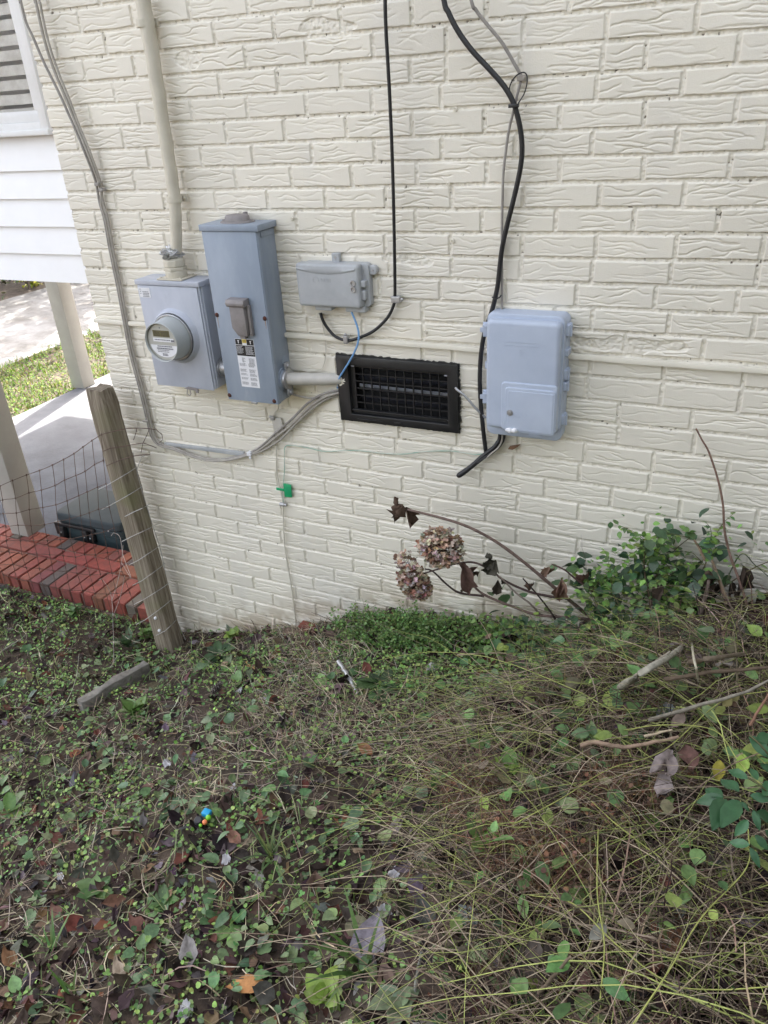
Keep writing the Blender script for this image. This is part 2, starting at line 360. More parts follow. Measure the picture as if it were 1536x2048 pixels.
# thin moulding strip laid over a joint, right across the wall
a, b = W(196, 641, .004), W(1536, 742, .004)
mb = MB(); n = 40; vs = []; fs = []
prof = [(0.0, 0.0095), (0.007, 0.0085), (0.009, 0.002), (0.008, -0.0075), (0.002, -0.0085), (-0.004, -0.0085), (-0.004, 0.0095)]
e = a + (b - a) * 1.3; a = Vector((-0.003, a.y, a.z))
for i in range(n + 1):
    p = a.lerp(e, i / n); w = 0.0009 * math.sin(i * 2.1) + 0.0006 * math.sin(i * 5.3)
    for (o, z) in prof: vs.append((p.x, -0.006 - o * 0.9, p.z + z * 0.86 + w))
k = len(prof)
for i in range(n):
    for j in range(k): fs.append((i * k + j, i * k + (j + 1) % k, (i + 1) * k + (j + 1) % k, (i + 1) * k + j))
fs += [tuple(range(k)), tuple(n * k + j for j in range(k))]
mb.add(vs, fs); mb.build('trim_strip', M['trim_paint'], house)

# roof and eaves (above the frame, they keep the sun off this side)
mb = MB(); mb.prism([(-3.6, -0.45, 2.25), (9.5, -0.45, 2.25), (9.5, 3.2, 4.1), (-3.6, 3.2, 4.1)], (0, 0, 0.14)); mb.prism([(-3.6, 3.2, 4.1), (9.5, 3.2, 4.1), (9.5, 6.9, 2.25), (-3.6, 6.9, 2.25)], (0, 0, 0.14))
mb.prism([(9.0, 0, 2.3), (9.0, 6, 2.3), (9.0, 3.2, 4.05)], (0.02, 0, 0)); mb.prism([(-3.0, 0.4, 2.3), (-3.0, 6, 2.3), (-3.0, 3.2, 4.05)], (0.02, 0, 0))
mb.build('roof', M['roof'], house, smooth=False)

# sided room over the patio
SY = 0.33; zb_ = W(170, 567, -SY).z
sill_z = W(105, 262, -SY).z
mb = MB(); ys = []; z = zb_ - 0.0; lap = (zb_ - W(160, 500, -SY).z)
laps = [zb_] + [W(px, py, -SY).z for px, py in ((164, 510), (148, 454), (132, 397), (115, 340))] + [sill_z]
def lapped(mb, x0, x1, zs):
    for z0, z1 in zip(zs[:-1], zs[1:]):
        mb.add([(x0, SY, z0), (x1, SY, z0), (x1, SY + 0.016, z1), (x0, SY + 0.016, z1), (x0, SY + 0.017, z0), (x1, SY + 0.017, z0)], [(0, 1, 2, 3), (5, 4, 3, 2), (1, 0, 4, 5)])
lapped(mb, -3.3, -0.004, laps)
top = [sill_z + k * 0.105 for k in range(0, 21)]
WX1 = W(105, 255, -SY).x - 0.0
lapped(mb, WX1, -0.004, top); lapped(mb, -3.3, WX1 - 1.3, top); lapped(mb, WX1 - 1.3, WX1, [t for t in top if t > sill_z + 1.3])
# side, back and floor of the room
mb.add([(-3.3, SY + .017, zb_), (-3.3, 4.05, zb_), (-3.3, 4.05, 2.3), (-3.3, SY + .017, 2.3), (-0.004, 4.05, zb_), (-0.004, 4.05, 2.3), (-0.004, SY + .017, zb_)], [(0, 3, 2, 1), (1, 2, 5, 4), (0, 1, 4, 6)])
mb.build('siding', M['siding'], house, smooth=False)
# window at the top left: frame, blinds, pane
win_t = sill_z + 1.28
fx1 = WX1; gx1 = W(78, 206, -SY).x
mb = MB(); fw = fx1 - gx1
mb.box((gx1, SY - 0.02, sill_z), (fx1, SY + 0.03, win_t)); mb.box((fx1 - 1.3, SY - 0.02, sill_z), (fx1 - 1.3 + fw, SY + 0.03, win_t))
mb.box((fx1 - 1.3 + fw, SY - 0.02, sill_z), (gx1, SY + 0.03, sill_z + 0.035)); mb.box((fx1 - 1.3 + fw, SY - 0.02, win_t - 0.05), (gx1, SY + 0.03, win_t))
wf = mb.build('window_frame', M['white_trim'], house, bevel=0.003)
mb = MB(); mb.box((gx1 - 1.2, SY - 0.032, sill_z - 0.012), (fx1 + 0.004, SY + 0.01, sill_z + 0.008)); mb.build('sill', M['white_trim'], wf, bevel=0.003)
mb = MB(); mb.box((gx1 - 1.15, SY - 0.008, sill_z + 0.035), (gx1 - 0.001, SY + 0.02, sill_z + 0.075)); mb.box((gx1 - 0.028, SY - 0.006, sill_z + 0.076), (gx1 - 0.001, SY + 0.02, win_t - .052)); mb.build('sash', M['white_trim'], wf, bevel=0.002)
mb = MB(); mb.box((gx1 - 1.15, SY + 0.012, sill_z + 0.05), (gx1 - 0.01, SY + 0.016, win_t - 0.06))
gm = bpy.data.materials.new('window_glass'); t_, b_ = nodes_of(gm); b_.inputs['Base Color'].default_value = (0.9, 0.9, 0.9, 1); b_.inputs['Roughness'].default_value = 0.03; b_.inputs['Transmission Weight'].default_value = 1.0; b_.inputs['IOR'].default_value = 1.12
mb.build('pane', gm, wf, smooth=False)
mb = MB(); z = sill_z + 0.05
while z < win_t - 0.05:
    mb.add([(gx1 - 1.15, SY + 0.045, z), (gx1 - 0.012, SY + 0.045, z), (gx1 - 0.012, SY + 0.050, z + 0.036), (gx1 - 1.15, SY + 0.050, z + 0.036)], [(0, 1, 2, 3)]); z += 0.050
M['blind'] = material('ivory_blind', (0.86, 0.83, 0.76), (0.66, 0.62, 0.55), rough=0.6, scale=18, detail=8)
mb.build('blinds', M['blind'], wf, smooth=False)

# patio posts
def porch_post(x0, x1, y0, y1, z0, z1):
    mb = MB(); mb.box((x0, y0, z0), (x1, y1, z1)); return mb.build('porch_post', M['post_paint'], house, bevel=0.003)
ZS = -1.915; ZF = -2.03                              # top of the brick edging, top of the slab
porch_post(-1.381, -1.251, 0.338, 0.468, ZS - 0.002, zb_ + 0.05)
porch_post(-3.275, -3.13, 2.712, 2.855, ZF - 0.002, zb_ + 0.05)

# patio slab
mb = MB(); mb.box((-3.215, 0.41, -2.2), (-0.001, 6.0, ZF)); sl_ = mb.build('patio_slab', M['concrete'], bevel=0.006); tag(sl_, kind='structure')
# brick edging: rowlock header row, stretcher row, header row
edging = empty('brick_edging', (-1.5, 0.2, -2.0), 'red brick border of rowlock bricks along the front of the patio slab', 'brick edging')
Vb = []; Fb = []; Tb = []
def brick(x0, x1, y0, y1, z0, z1, t):
    mb = bmesh.new(); r = bmesh.ops.create_cube(mb, size=1)
    for v in mb.verts:
        v.co = Vector(((x0 + x1) / 2 + v.co.x * (x1 - x0), (y0 + y1) / 2 + v.co.y * (y1 - y0), (z0 + z1) / 2 + v.co.z * (z1 - z0)))
    bmesh.ops.bevel(mb, geom=list(mb.edges), offset=0.004, segments=2, affect='EDGES')
    for v in mb.verts:
        n_ = 0.0015; v.co += Vector((rr.uniform(-n_, n_), rr.uniform(-n_, n_), rr.uniform(-n_, n_)))
    mb.verts.index_update(); n = sum(len(x) for x in Vb); Vb.append(np.array([v.co[:] for v in mb.verts])); Tb.append(np.tile(t, (len(mb.verts), 1)))
    for f in mb.faces: Fb.append([v.index + n for v in f.verts])
    mb.free()
def btone():
    k = rr.random()
    if k < 0.09: return (0.42, 1.25, 1.6)
    if k < 0.13: return (0.62, 2.0, 2.2)
    return (rr.uniform(0.8, 1.15), rr.uniform(0.8, 1.25), rr.uniform(0.8, 1.2))
x = -3.0
while x < -0.02:
    w = 0.0705; x1 = min(x + w - 0.007, -0.006)
    brick(x, x1, 0.0 + rr.uniform(-.003, .003), 0.20, -1.99, ZS + rr.uniform(-.002, .002), btone())
    if not (-1.36 < (x + x1) / 2 + .02 < -1.28) or True: brick(x + 0.02, min(x1 + 0.02, -0.006), 0.305, 0.407, -1.99, ZS - .001 + rr.uniform(-.002, .002), btone())
    x += w
x = -3.0
while x < -0.03:
    x1 = min(x + 0.20, -0.006); brick(x, x1, 0.208, 0.297, -1.99, ZS + rr.uniform(-.001, .002), (rr.uniform(.95, 1.2), rr.uniform(.8, 1.3), rr.uniform(.8, 1.2))); x += 0.208
lens = {}
for f in Fb: lens.setdefault(len(f), []).append(f)
mesh_np('bricks', np.concatenate(Vb), [np.array(v) for v in lens.values()], M['red_brick'], edging, tint=np.concatenate(Tb), smooth=False)
mb = MB(); mb.box((-2.99, 0.006, -2.06), (-0.005, 0.409, ZS - 0.007)); mb.build('mortar_bed', M['mortar'], edging, smooth=False)
mb = MB(); mb.box((-3.0, -0.012, -2.08), (-0.003, 0.005, -1.991)); mb.build('footing', M['mortar'], edging, bevel=0.003)

# ------------------------------------------------------------------ materials of the fittings
M['grey_paint'] = material('grey_enamel_worn', (0.325, 0.372, 0.442), (0.245, 0.292, 0.362), rough=0.45, scale=5, detail=9, bump=0.08, bscale=240, spots=(9, 0.60, (0.40, 0.435, 0.48)), stretch=(1.6, 1.6, .5))
M['grey_paint_meter'] = material('pale_grey_enamel', (0.485, 0.51, 0.575), (0.395, 0.42, 0.485), rough=0.42, scale=5, detail=9, bump=0.08, bscale=240, spots=(7, 0.60, (0.33, 0.345, 0.37)), stretch=(1.4, 1.4, .7))
M['grey_plastic'] = material('grey_plastic', (0.46, 0.475, 0.485), (0.37, 0.385, 0.40), rough=0.42, scale=8, detail=6, bump=0.08, bscale=300)
M['blue_plastic'] = material('pale_blue_grey_plastic', (0.475, 0.53, 0.635), (0.40, 0.455, 0.56), rough=0.48, scale=4, detail=9, bump=0.1, bscale=300, spots=(8, 0.64, (0.50, 0.53, 0.58)))
M['taupe'] = material('taupe_cast_metal', (0.27, 0.245, 0.24), (0.22, 0.20, 0.195), rough=0.6, scale=30, detail=6, bump=0.15, bscale=200)
M['galv'] = material('galvanised', (0.50, 0.50, 0.50), (0.36, 0.36, 0.37), rough=0.4, metal=0.7, scale=30)
M['painted_pipe'] = material('painted_conduit', (0.60, 0.56, 0.46), (0.54, 0.50, 0.41), rough=0.5, scale=14, detail=6, bump=0.15, bscale=120, spots=(26, 0.68, (0.40, 0.39, 0.37)))
M['pvc'] = material('weathered_conduit', (0.56, 0.53, 0.48), (0.46, 0.44, 0.40), rough=0.5, scale=16, detail=7, spots=(40, 0.62, (0.34, 0.33, 0.32)))
M['black'] = material('black_plastic', (0.012, 0.012, 0.013), (0.020, 0.020, 0.021), rough=0.38, scale=20, bump=0.1, bscale=200)
M['black_cable'] = material('black_cable', (0.013, 0.013, 0.015), (0.022, 0.022, 0.024), rough=0.45, scale=40)
M['grey_cable'] = material('grey_cable', (0.40, 0.37, 0.325), (0.31, 0.285, 0.25), rough=0.55, scale=30)
M['grey_cable2'] = material('old_grey_cable', (0.33, 0.31, 0.285), (0.24, 0.22, 0.20), rough=0.6, scale=30)
M['cream_cable'] = material('painted_cable', (0.64, 0.60, 0.50), (0.54, 0.51, 0.44), rough=0.55, scale=50)
M['blue_cable'] = material('blue_cable', (0.16, 0.34, 0.62), (0.19, 0.38, 0.66), rough=0.45, scale=20)
M['green_wire'] = material('green_wire', (0.56, 0.60, 0.52), (0.26, 0.42, 0.33), rough=0.5, scale=16, detail=2)
M['green'] = material('green_tag', (0.01, 0.36, 0.14), (0.01, 0.30, 0.12), rough=0.45, scale=40)
M['label_white'] = material('label_white', (0.78, 0.78, 0.80), (0.72, 0.72, 0.74), rough=0.45, scale=30)
M['label_black'] = material('label_black', (0.012, 0.012, 0.013), rough=0.4)
M['label_yellow'] = material('label_yellow', (0.75, 0.55, 0.02), rough=0.4)
M['ink'] = material('grey_ink', (0.16, 0.16, 0.18), rough=0.6)
M['rust'] = material('rusty_screw', (0.10, 0.030, 0.018), (0.055, 0.020, 0.014), rough=0.8, scale=200, bump=0.4)
M['rust_stain'] = material('rust_stain', (0.33, 0.17, 0.08), (0.36, 0.25, 0.17), rough=0.7, scale=90)
M['solder'] = material('bright_lead', (0.62, 0.62, 0.62), (0.40, 0.40, 0.40), rough=0.35, metal=0.8, scale=60, bump=0.5)
M['display'] = material('lcd', (0.15, 0.14, 0.075), (0.12, 0.112, 0.06), rough=0.25)
M['meter_face'] = material('meter_face', (0.46, 0.455, 0.41), (0.42, 0.415, 0.375), rough=0.4, scale=9)
M['void'] = material('dark_void', (0.006, 0.006, 0.007), rough=0.9)
mg = bpy.data.materials.new('meter_polycarbonate'); t_, b_ = nodes_of(mg); b_.inputs['Base Color'].default_value = (0.80, 0.84, 0.82, 1); b_.inputs['Roughness'].default_value = 0.10
b_.inputs['Transmission Weight'].default_value = 0.75; b_.inputs['IOR'].default_value = 1.2; M['clear'] = mg

def rrect(x0, x1, z0, z1, r, n=6):
    P = []
    for cx, cz, a0 in ((x1 - r, z1 - r, 0), (x0 + r, z1 - r, 90), (x0 + r, z0 + r, 180), (x1 - r, z0 + r, 270)):
        for k in range(n + 1):
            a = rad(a0 + 90 * k / n); P.append((cx + r * math.cos(a), cz + r * math.sin(a)))
    return P
def rslab(mb, x0, x1, z0, z1, y0, y1, r, inset=0.0, steps=4, n=6):
    """rounded-corner slab, back at y0 (against the wall), front at y1<y0, front rim rounded over by inset"""
    prof = [(y0, 0.0)] + ([(y1 + inset * (1 - math.sin(k * math.pi / 2 / steps)), inset * (1 - math.cos(k * math.pi / 2 / steps))) for k in range(steps + 1)] if inset else [(y1, 0.0)])
    vs = []; fs = []; m = 4 * (n + 1)
    for y, i in prof:
        for x, z in rrect(x0 + i, x1 - i, z0 + i, z1 - i, max(r - i * 0.6, 0.002), n): vs.append((x, y, z))
    for k in range(len(prof) - 1):
        for j in range(m): fs.append((k * m + j, k * m + (j + 1) % m, (k + 1) * m + (j + 1) % m, (k + 1) * m + j))
    fs.append(tuple(range(m))); fs.append(tuple((len(prof) - 1) * m + j for j in range(m))); mb.add(vs, fs)
def text_mesh(name, s, size, loc, mat, parent, depth=0.0008, align='LEFT'):
    c = bpy.data.curves.new(name, 'FONT'); c.body = s; c.size = size; c.extrude = depth; c.align_x = align; c.resolution_u = 2
    o = bpy.data.objects.new('t', c); me = bpy.data.meshes.new_from_object(o); bpy.data.objects.remove(o)
    me.transform(Matrix.Translation(Vector(loc)) @ Matrix.Rotation(rad(90), 4, 'X')); me.materials.clear(); me.materials.append(mat)
    o = bpy.data.objects.new(name, me); COL.objects.link(o); o.parent = parent
    root = parent
    while root.parent: root = root.parent
    if parent.type == 'EMPTY': o.matrix_parent_inverse = Matrix.Translation(-Vector(parent.location))
    return o
def ink_rows(mb, x0, x1, z1, rows, pitch, h, y, seed, jag=0.25, skew=0.0):
    r = random.Random(seed)
    for i in range(rows):
        x = x0; zc = z1 - i * pitch; end = x1 - r.uniform(0, jag) * (x1 - x0)
        while x < end:
            w = r.uniform(0.0022, 0.007); w = min(w, end - x)
            if w > 0.0008: mb.box((x + skew * i, y - 0.0004, zc - h), (x + w + skew * i, y, zc))
            x += w + 0.0014
def screw(mb, x, y, z, r=0.0055): mb.lathe((x, y, z), (0, -1, 0), [(0, r * 1.25), (0.0012, r * 1.2), (0.0035, r * 0.8), (0.0042, r * 0.3)], 14)

# ------------------------------------------------------------------ meter socket box with the electricity meter
box = empty('meter_box', (0.455, -0.003, -0.72), 'pale grey steel box holding the round glass electricity meter', 'meter box')
Y1 = -0.098
mb = MB(); mb.box((0.325, Y1 + 0.004, -0.716), (0.584, 0.0, -0.350)); mb.build('cabinet', M['grey_paint_meter'], box, bevel=0.0018)
mb = MB(); mb.prism([(0.326, Y1 - .002, -0.7205), (0.578, Y1 - .002, -0.7205), (0.578, Y1 - .002, -0.361), (0.326, Y1 - .002, -0.361)], (0, 0.0055, 0)); mb.build('front_cover', M['grey_paint_meter'], box, bevel=0.0012)
mb = MB(); mb.box((0.319, Y1 - 0.004, -0.3595), (0.5905, 0.0, -0.3425)); mb.box((0.5842, Y1 + 0.012, -0.712), (0.5885, -0.075, -0.361)); mb.build('top_hood', M['grey_paint_meter'], box, bevel=0.002)
MC = Vector((0.457, Y1, -0.531))
mb = MB(); mb.lathe(MC, (0, -1, 0), [(0, 0.098), (0.003, 0.096), (0.008, 0.091), (0.018, 0.0885), (0.020, 0.086), (0.018, 0.083), (0.0, 0.081)], 56, cap=False); mb.build('collar', M['grey_paint_meter'], box)
mb = MB(); mb.lathe(MC + Vector((0, -.0025, 0)), (0, -1, 0), [(0, .001), (0, .0835), (.006, .0838)], 56, cap=False); mb.build('socket_gap', M['void'], box)
meter = MB(); meter.lathe(MC + Vector((0, -0.002, 0)), (0, -1, 0), [(0, 0.0805), (0.018, 0.0805), (0.020, 0.0785), (0.020, 0.074)], 56, cap=False)
meter.lathe(MC + Vector((0, -0.022, 0)), (0, -1, 0), [(-0.012, 0.0800), (0.001, 0.0812), (0.003, 0.0812), (0.004, 0.079)], 56, cap=False); meter.build('clamp_ring', M['galv'], box)
mb = MB(); mb.lathe(MC, (0, -1, 0), [(0.0, 0.0775), (0.028, 0.0750), (0.076, 0.0665), (0.078, 0.0685), (0.085, 0.0683), (0.0875, 0.0665), (0.0855, 0.0645), (0.082, 0.0638)], 64, cap=False)
M['meter_cover'] = material('meter_cover', (0.47, 0.49, 0.48), (0.42, 0.44, 0.435), rough=0.25, scale=6)
mt = mb.build('electric_meter', M['meter_cover'], box)
mb = MB(); mb.lathe(MC, (0, -1, 0), [(0.0768, 0.001), (0.0768, 0.0635)], 56, cap=False); mb.lathe(MC, (0, -1, 0), [(0.076, 0.0650), (0.0832, 0.0642)], 56, cap=False); mb.build('meter_face', M['meter_face'], mt)
fy = Y1 - 0.0772
mb = MB(); poly = []
for k in range(25):
    a = rad(180 + 4 + (172) * k / 24); poly.append((MC.x + 0.058 * math.cos(a) + 0.002, fy, MC.z - 0.008 + 0.0455 * math.sin(a)))
mb.prism(poly, (0, 0.0006, 0)); mb.box((MC.x - 0.040, fy, MC.z + 0.0005), (MC.x + 0.047, fy + 0.0006, MC.z + 0.0135)); mb.build('rating_plate', M['label_white'], mt, smooth=False)
mb = MB(); mb.box((MC.x - 0.036, fy - 0.0004, MC.z + 0.018), (MC.x + 0.034, fy + 0.0006, MC.z + 0.040)); mb.build('display', M['display'], mt, smooth=False)
mb = MB(); ink_rows(mb, MC.x - .026, MC.x + .038, MC.z - .013, 1, .01, .0035, fy - .0004, 3, .05); ink_rows(mb, MC.x - .030, MC.x + .040, MC.z - .0205, 1, .01, .0045, fy - .0004, 4, .02)
ink_rows(mb, MC.x - .028, MC.x + .030, MC.z - .0275, 2, .0055, .0022, fy - .0004, 5); ink_rows(mb, MC.x - .010, MC.x + .013, MC.z - .040, 2, .0045, .003, fy - .0004, 6, .05); ink_rows(mb, MC.x - .033, MC.x + .035, MC.z + .009, 1, .006, .0028, fy - .0004, 7, .1)
mb.box((MC.x + .036, fy - .0006, MC.z + .002), (MC.x + .05, fy, MC.z + .009)); mb.lathe((MC.x - .003, fy, MC.z + .049), (0, -1, 0), [(0, .0025), (.0008, .0025)], 10)
mb.build('face_print', M['ink'], mt, smooth=False)
mb = MB()
for i, ch in enumerate((1, 1, 0, 1, 1)):
    x = MC.x - 0.030 + i * 0.0125
    for q in ((0, .0, .008, .0012), (0, .0125, .008, .0137), (0, 0, .0014, .0137), (.0068, 0, .0082, .0137)) if ch else ((.0068, 0, .0082, .0137), (0, .0125, .008, .0137)):
        mb.box((x + q[0], fy - .0007, MC.z + .0215 + q[1]), (x + q[2], fy - .0003, MC.z + .0215 + q[3]))
mb.build('digits', M['label_black'], mt, smooth=False)
mb = MB(); mb.box((0.3305, Y1 - 0.0028, -0.402), (0.3775, Y1 - 0.0018, -0.3685)); lb = mb.build('warning_label', M['label_white'], box, smooth=False)
mb = MB(); ink_rows(mb, .345, .375, -.381, 4, .0052, .0024, Y1 - .0028, 9, .2); ink_rows(mb, .334, .341, -.373, 3, .007, .002, Y1 - .0028, 10, .1); mb.build('print', M['ink'], lb, smooth=False)
mb = MB(); hx = 0.481; hy = Y1 - 0.004; hz = -0.7205
mb.prism([(hx - .032, hy - .004, hz - .002), (hx + .034, hy - .004, hz - .006), (hx + .03, hy - .004, hz + .003), (hx - .012, hy - .004, hz + .0065)], (0, .004, 0)); mb.box((hx + .022, hy - .008, hz - .012), (hx + .032, hy - .002, hz + .004))
mb.tube([(hx - .012, hy - .008, hz - .001), (hx - .016, hy - .01, hz - .018), (hx - .006, hy - .01, hz - .024), (hx + .002, hy - .01, hz - .016), (hx - .002, hy - .008, hz - .001)], .0016, 6); mb.build('hasp', M['taupe'], box)

# service mast pipe coming down into the meter box
pc = empty('service_conduit', (0.463, -0.045, -0.34), 'cream painted conduit pipe coming down the wall into the meter box', 'pipe')
cx = [(240, -230, .04), (282, -20, .04), (296, 60, .04), (311, 150, .04), (328, 260, .04), (342, 345, .042), (349, 400, .045), (352, 450, .048), (353, 505, .05)]
pts = spline([W(a, b, d) for a, b, d in cx], 6); mb = MB(); mb.tube([(p.x + 0.0012 * math.sin(i * 1.3), p.y, p.z) for i, p in enumerate(pts)], [0.0228 - 0.0040 * i / (len(pts) - 1) for i in range(len(pts))], 20); mb.build('pipe', M['painted_pipe'], pc)
for (a, b) in ((289, 46), (349, 398)):
    c = W(a, b, .042); mb = MB(); mb.lathe(c - Vector((0, 0, .011)), (0.0, 0.0, 1), [(0, .0238), (.006, .0250), (.011, .0238), (.016, .0250), (.022, .0238)], 22, cap=False)
    q = W(a + 26, b + 1, .008); mb.box((c.x, -0.016, c.z - .012), (q.x + .006, -.009, c.z + .012)); screw(mb, q.x - .006, -.016, c.z, .0055); mb.build('strap', M['painted_pipe'], pc, bevel=0.0012)
ck = Vector((0.468, -0.055, 0))
mb = MB(); mb.lathe((ck.x, ck.y, -0.3415), (0, 0, 1), [(0, .040), (.006, .040)], 4, cap=True); 
mb2 = MB(); mb2.box((ck.x - .052, ck.y - .044, -.3415), (ck.x + .052, ck.y + .044, -.3365)); mb2.lathe((ck.x, ck.y, -.3365), (0, 0, 1), [(0, .037), (.022, .036), (.024, .03)], 24); mb2.lathe((ck.x, ck.y, -.314), (0, 0, 1), [(0, .040), (.011, .040)], 6); mb2.lathe((ck.x, ck.y, -.303), (0, 0, 1), [(0, .034), (.003, .037), (.022, .036), (.03, .029)], 8)
for dx in (-.042, .042):
    for dy in (-.034, .034): mb2.lathe((ck.x + dx, ck.y + dy, -.3365), (0, 0, 1), [(0, .005), (.004, .0045)], 8)
mb2.build('hub_fitting', M['painted_pipe'], pc, bevel=0.0012)
bm = bmesh.new(); bmesh.ops.create_uvsphere(bm, u_segments=26, v_segments=16, radius=1)
for v in bm.verts:
    n = float(vnoise(np.array(v.co.x * 4 + 9), np.array(v.co.y * 4 + v.co.z * 6), 31)); v.co = Vector((v.co.x * (.036 + .011 * n), v.co.y * (.036 + .011 * n), v.co.z * (.026 + .008 * n))) + Vector((0.464, -.053, -.262))
me = bpy.data.meshes.new('lead_wrap'); bm.to_mesh(me); bm.free(); me.materials.append(M['solder'])
o = bpy.data.objects.new('lead_wrap', me); COL.objects.link(o); o.parent = pc; o.matrix_parent_inverse = Matrix.Translation(-Vector(pc.location))

# ------------------------------------------------------------------ tall disconnect box
db = empty('disconnect_box', (0.742, -0.003, -0.745), 'tall blue grey steel disconnect switch box with rusty screws and instruction label', 'electrical box')
Y2 = -0.104
mb = MB(); mb.box((0.6405, Y2 + .003, -0.742), (0.845, 0.0, -0.172)); mb.build('cabinet', M['grey_paint'], db, bevel=0.0025)
mb = MB(); mb.prism([(0.6405, Y2 - .002, -0.7435), (0.8445, Y2 - .002, -0.7435), (0.8445, Y2 - .002, -0.1805), (0.6405, Y2 - .002, -0.1805)], (0, .0045, 0)); mb.box((0.8452, Y2 + .0, -0.742), (0.848, Y2 + .016, -0.186)); mb.build('front_cover', M['grey_paint'], db, bevel=0.0012)
mb = MB(); mb.box((0.635, Y2 - .006, -0.1795), (0.856, -0.0, -0.1605)); mb.box((0.8452, Y2 + 0.02, -0.2), (0.8485, -.006, -0.1815)); mb.build('top_hood', M['grey_paint'], db, bevel=0.002)
mb = MB(); hc = (0.745, -0.05, -0.1605)
vs = []; fs = []; n = 36
prof = [(0, 1.0), (.0035, .98), (.005, .86), (.006, .74), (.018, .70), (.022, .62), (.0235, .4), (.024, 0.05)]
for h, s in prof:
    for k in range(n):
        t = 2 * math.pi * k / n; ex = abs(math.cos(t)) ** .8 * math.copysign(1, math.cos(t)); vs.append((hc[0] + .060 * ex * (s if s > .8 else s * .98), hc[1] + .040 * math.sin(t) * s, hc[2] + h))
for i in range(len(prof) - 1):
    for k in range(n): fs.append((i * n + k, i * n + (k + 1) % n, (i + 1) * n + (k + 1) % n, (i + 1) * n + k))
fs.append(tuple((len(prof) - 1) * n + k for k in range(n))); mb.add(vs, fs)
for s in (-1, 1): mb.lathe((hc[0] + s * .052, hc[1], hc[2] + .004), (0, 0, 1), [(0, .006), (.004, .005)], 10)
mb.lathe((hc[0] + .012, hc[1] + .03, hc[2] + .01), (0, 0, 1), [(0, .009), (.016, .008)], 12)
mb.build('hub_plate', M['taupe'], db)
hd = MB(); x0, x1 = .716, .786
hd.prism([(x0 + .006, Y2 - .030, -.402), (x0 + .006, Y2 - .030, -.478), (x0 + .022, Y2 - .024, -.506), (x1 - .012, Y2 - .024, -.506), (x1 - .008, Y2 - .030, -.478), (x1 - .008, Y2 - .030, -.402)], (0, .026, 0))
handle = hd.build('switch_cover', M['taupe'], db, bevel=.0025)
hd = MB(); hd.prism([(x0, Y2 - .004, -.383), (x0, Y2 - .034, -.385), (x0, Y2 - .040, -.396), (x0, Y2 - .034, -.408), (x0, Y2 - .004, -.408)], (x1 - x0, 0, 0)); hd.lathe((x0 + .003, Y2 - .031, -.399), (1, 0, 0), [(0, .0085), (x1 - x0 - .006, .0085)], 14); hd.build('hinge_hood', M['taupe'], handle, bevel=.0012)
hd = MB(); hd.box((x1 - .006, Y2 - .016, -.506), (x1 + .004, Y2 - .002, -.405)); hd.box((x0 + .026, Y2 - .02, -.516), (x0 + .046, Y2 - .002, -.505)); screw(hd, x1 - .001, Y2 - .016, -.497, .003); hd.build('latch_plate', M['taupe'], handle, bevel=.001)
st = MB()
for (x, z) in ((.6485, -.446), (.8365, -.448), (.647, -.7285), (.8305, -.7325)): sc = MB(); screw(sc, x, Y2 - .002, z, .0062); sc.build('screw', M['rust'], db)
for x, z, l in ((.6492, -.4525, .035), (.8370, -.4545, .026)): st = MB(); st.prism([(x - .0013, Y2 - .0024, z), (x + .0014, Y2 - .0024, z), (x + .0007, Y2 - .0024, z - l), (x - .0002, Y2 - .0024, z - l * 1.1)], (0, .0004, 0)); st.build('rust_streak', M['rust_stain'], db, smooth=False)
LX0, LX1, LZ1, LZm, LZ0 = .7065, .7805, -.5215, -.5795, -.690
LY = Y2 - .0028
mb = MB(); mb.box((LX0, LY, LZ0), (LX1, Y2 - .0018, LZ1)); lb = mb.build('instruction_label', M['label_white'], db, smooth=False)
mb = MB(); xm = (LX0 + LX1) / 2
mb.box((LX0 + .001, LY - .0005, -.5415), (xm - .0095, LY, LZ1 - .001)); mb.box((xm + .009, LY - .0005, -.5415), (LX1 - .001, LY, LZ1 - .001)); mb.box((LX0 + .001, LY - .0005, LZm), (LX1 - .001, LY, -.5435)); mb.build('black_panel', M['label_black'], lb, smooth=False)
mb = MB(); mb.prism([(xm - .008, LY - .0006, -.5345), (xm + .0075, LY - .0006, -.5345), (xm + .0075, LY - .0006, -.5225), (xm - .008, LY - .0006, -.5225)], (0, .0006, 0)); mb.build('yellow_square', M['label_yellow'], lb, smooth=False)
mb = MB(); 
for q in ((-.0055, -.5325, .005, -.5312), (-.0055, -.5255, .005, -.5242), (-.0055, -.5325, -.0042, -.5242), (.0037, -.5325, .005, -.5242), (-.0016, -.5295, .0012, -.5272)): mb.box((xm + q[0], LY - .001, q[1]), (xm + q[2], LY - .0006, q[3]))
ink_rows(mb, LX0 + .018, LX0 + .033, -.5865, 6, .0028, .0013, LY - .0001, 30, .5); ink_rows(mb, LX0 + .045, LX1 - .006, -.587, 7, .0028, .0013, LY - .0001, 31, .3)
for j, (za, nr) in enumerate(((-.606, 5), (-.626, 5), (-.641, 4), (-.656, 4), (-.672, 5))):
    ink_rows(mb, LX0 + .005, LX0 + .033, za, nr - 1, .0026, .0011, LY - .0001, 40 + j, .3); ink_rows(mb, LX0 + .041, LX1 - .004, za, nr, .0026, .0011, LY - .0001, 50 + j, .3)
mb.build('print', M['ink'], lb, smooth=False)
mb = MB(); ink_rows(mb, LX0 + .003, xm - .006, -.547, 7, .0038, .0013, LY - .0005, 60, .35); ink_rows(mb, xm + .001, LX1 - .003, -.547, 8, .0036, .0013, LY - .0005, 61, .3)
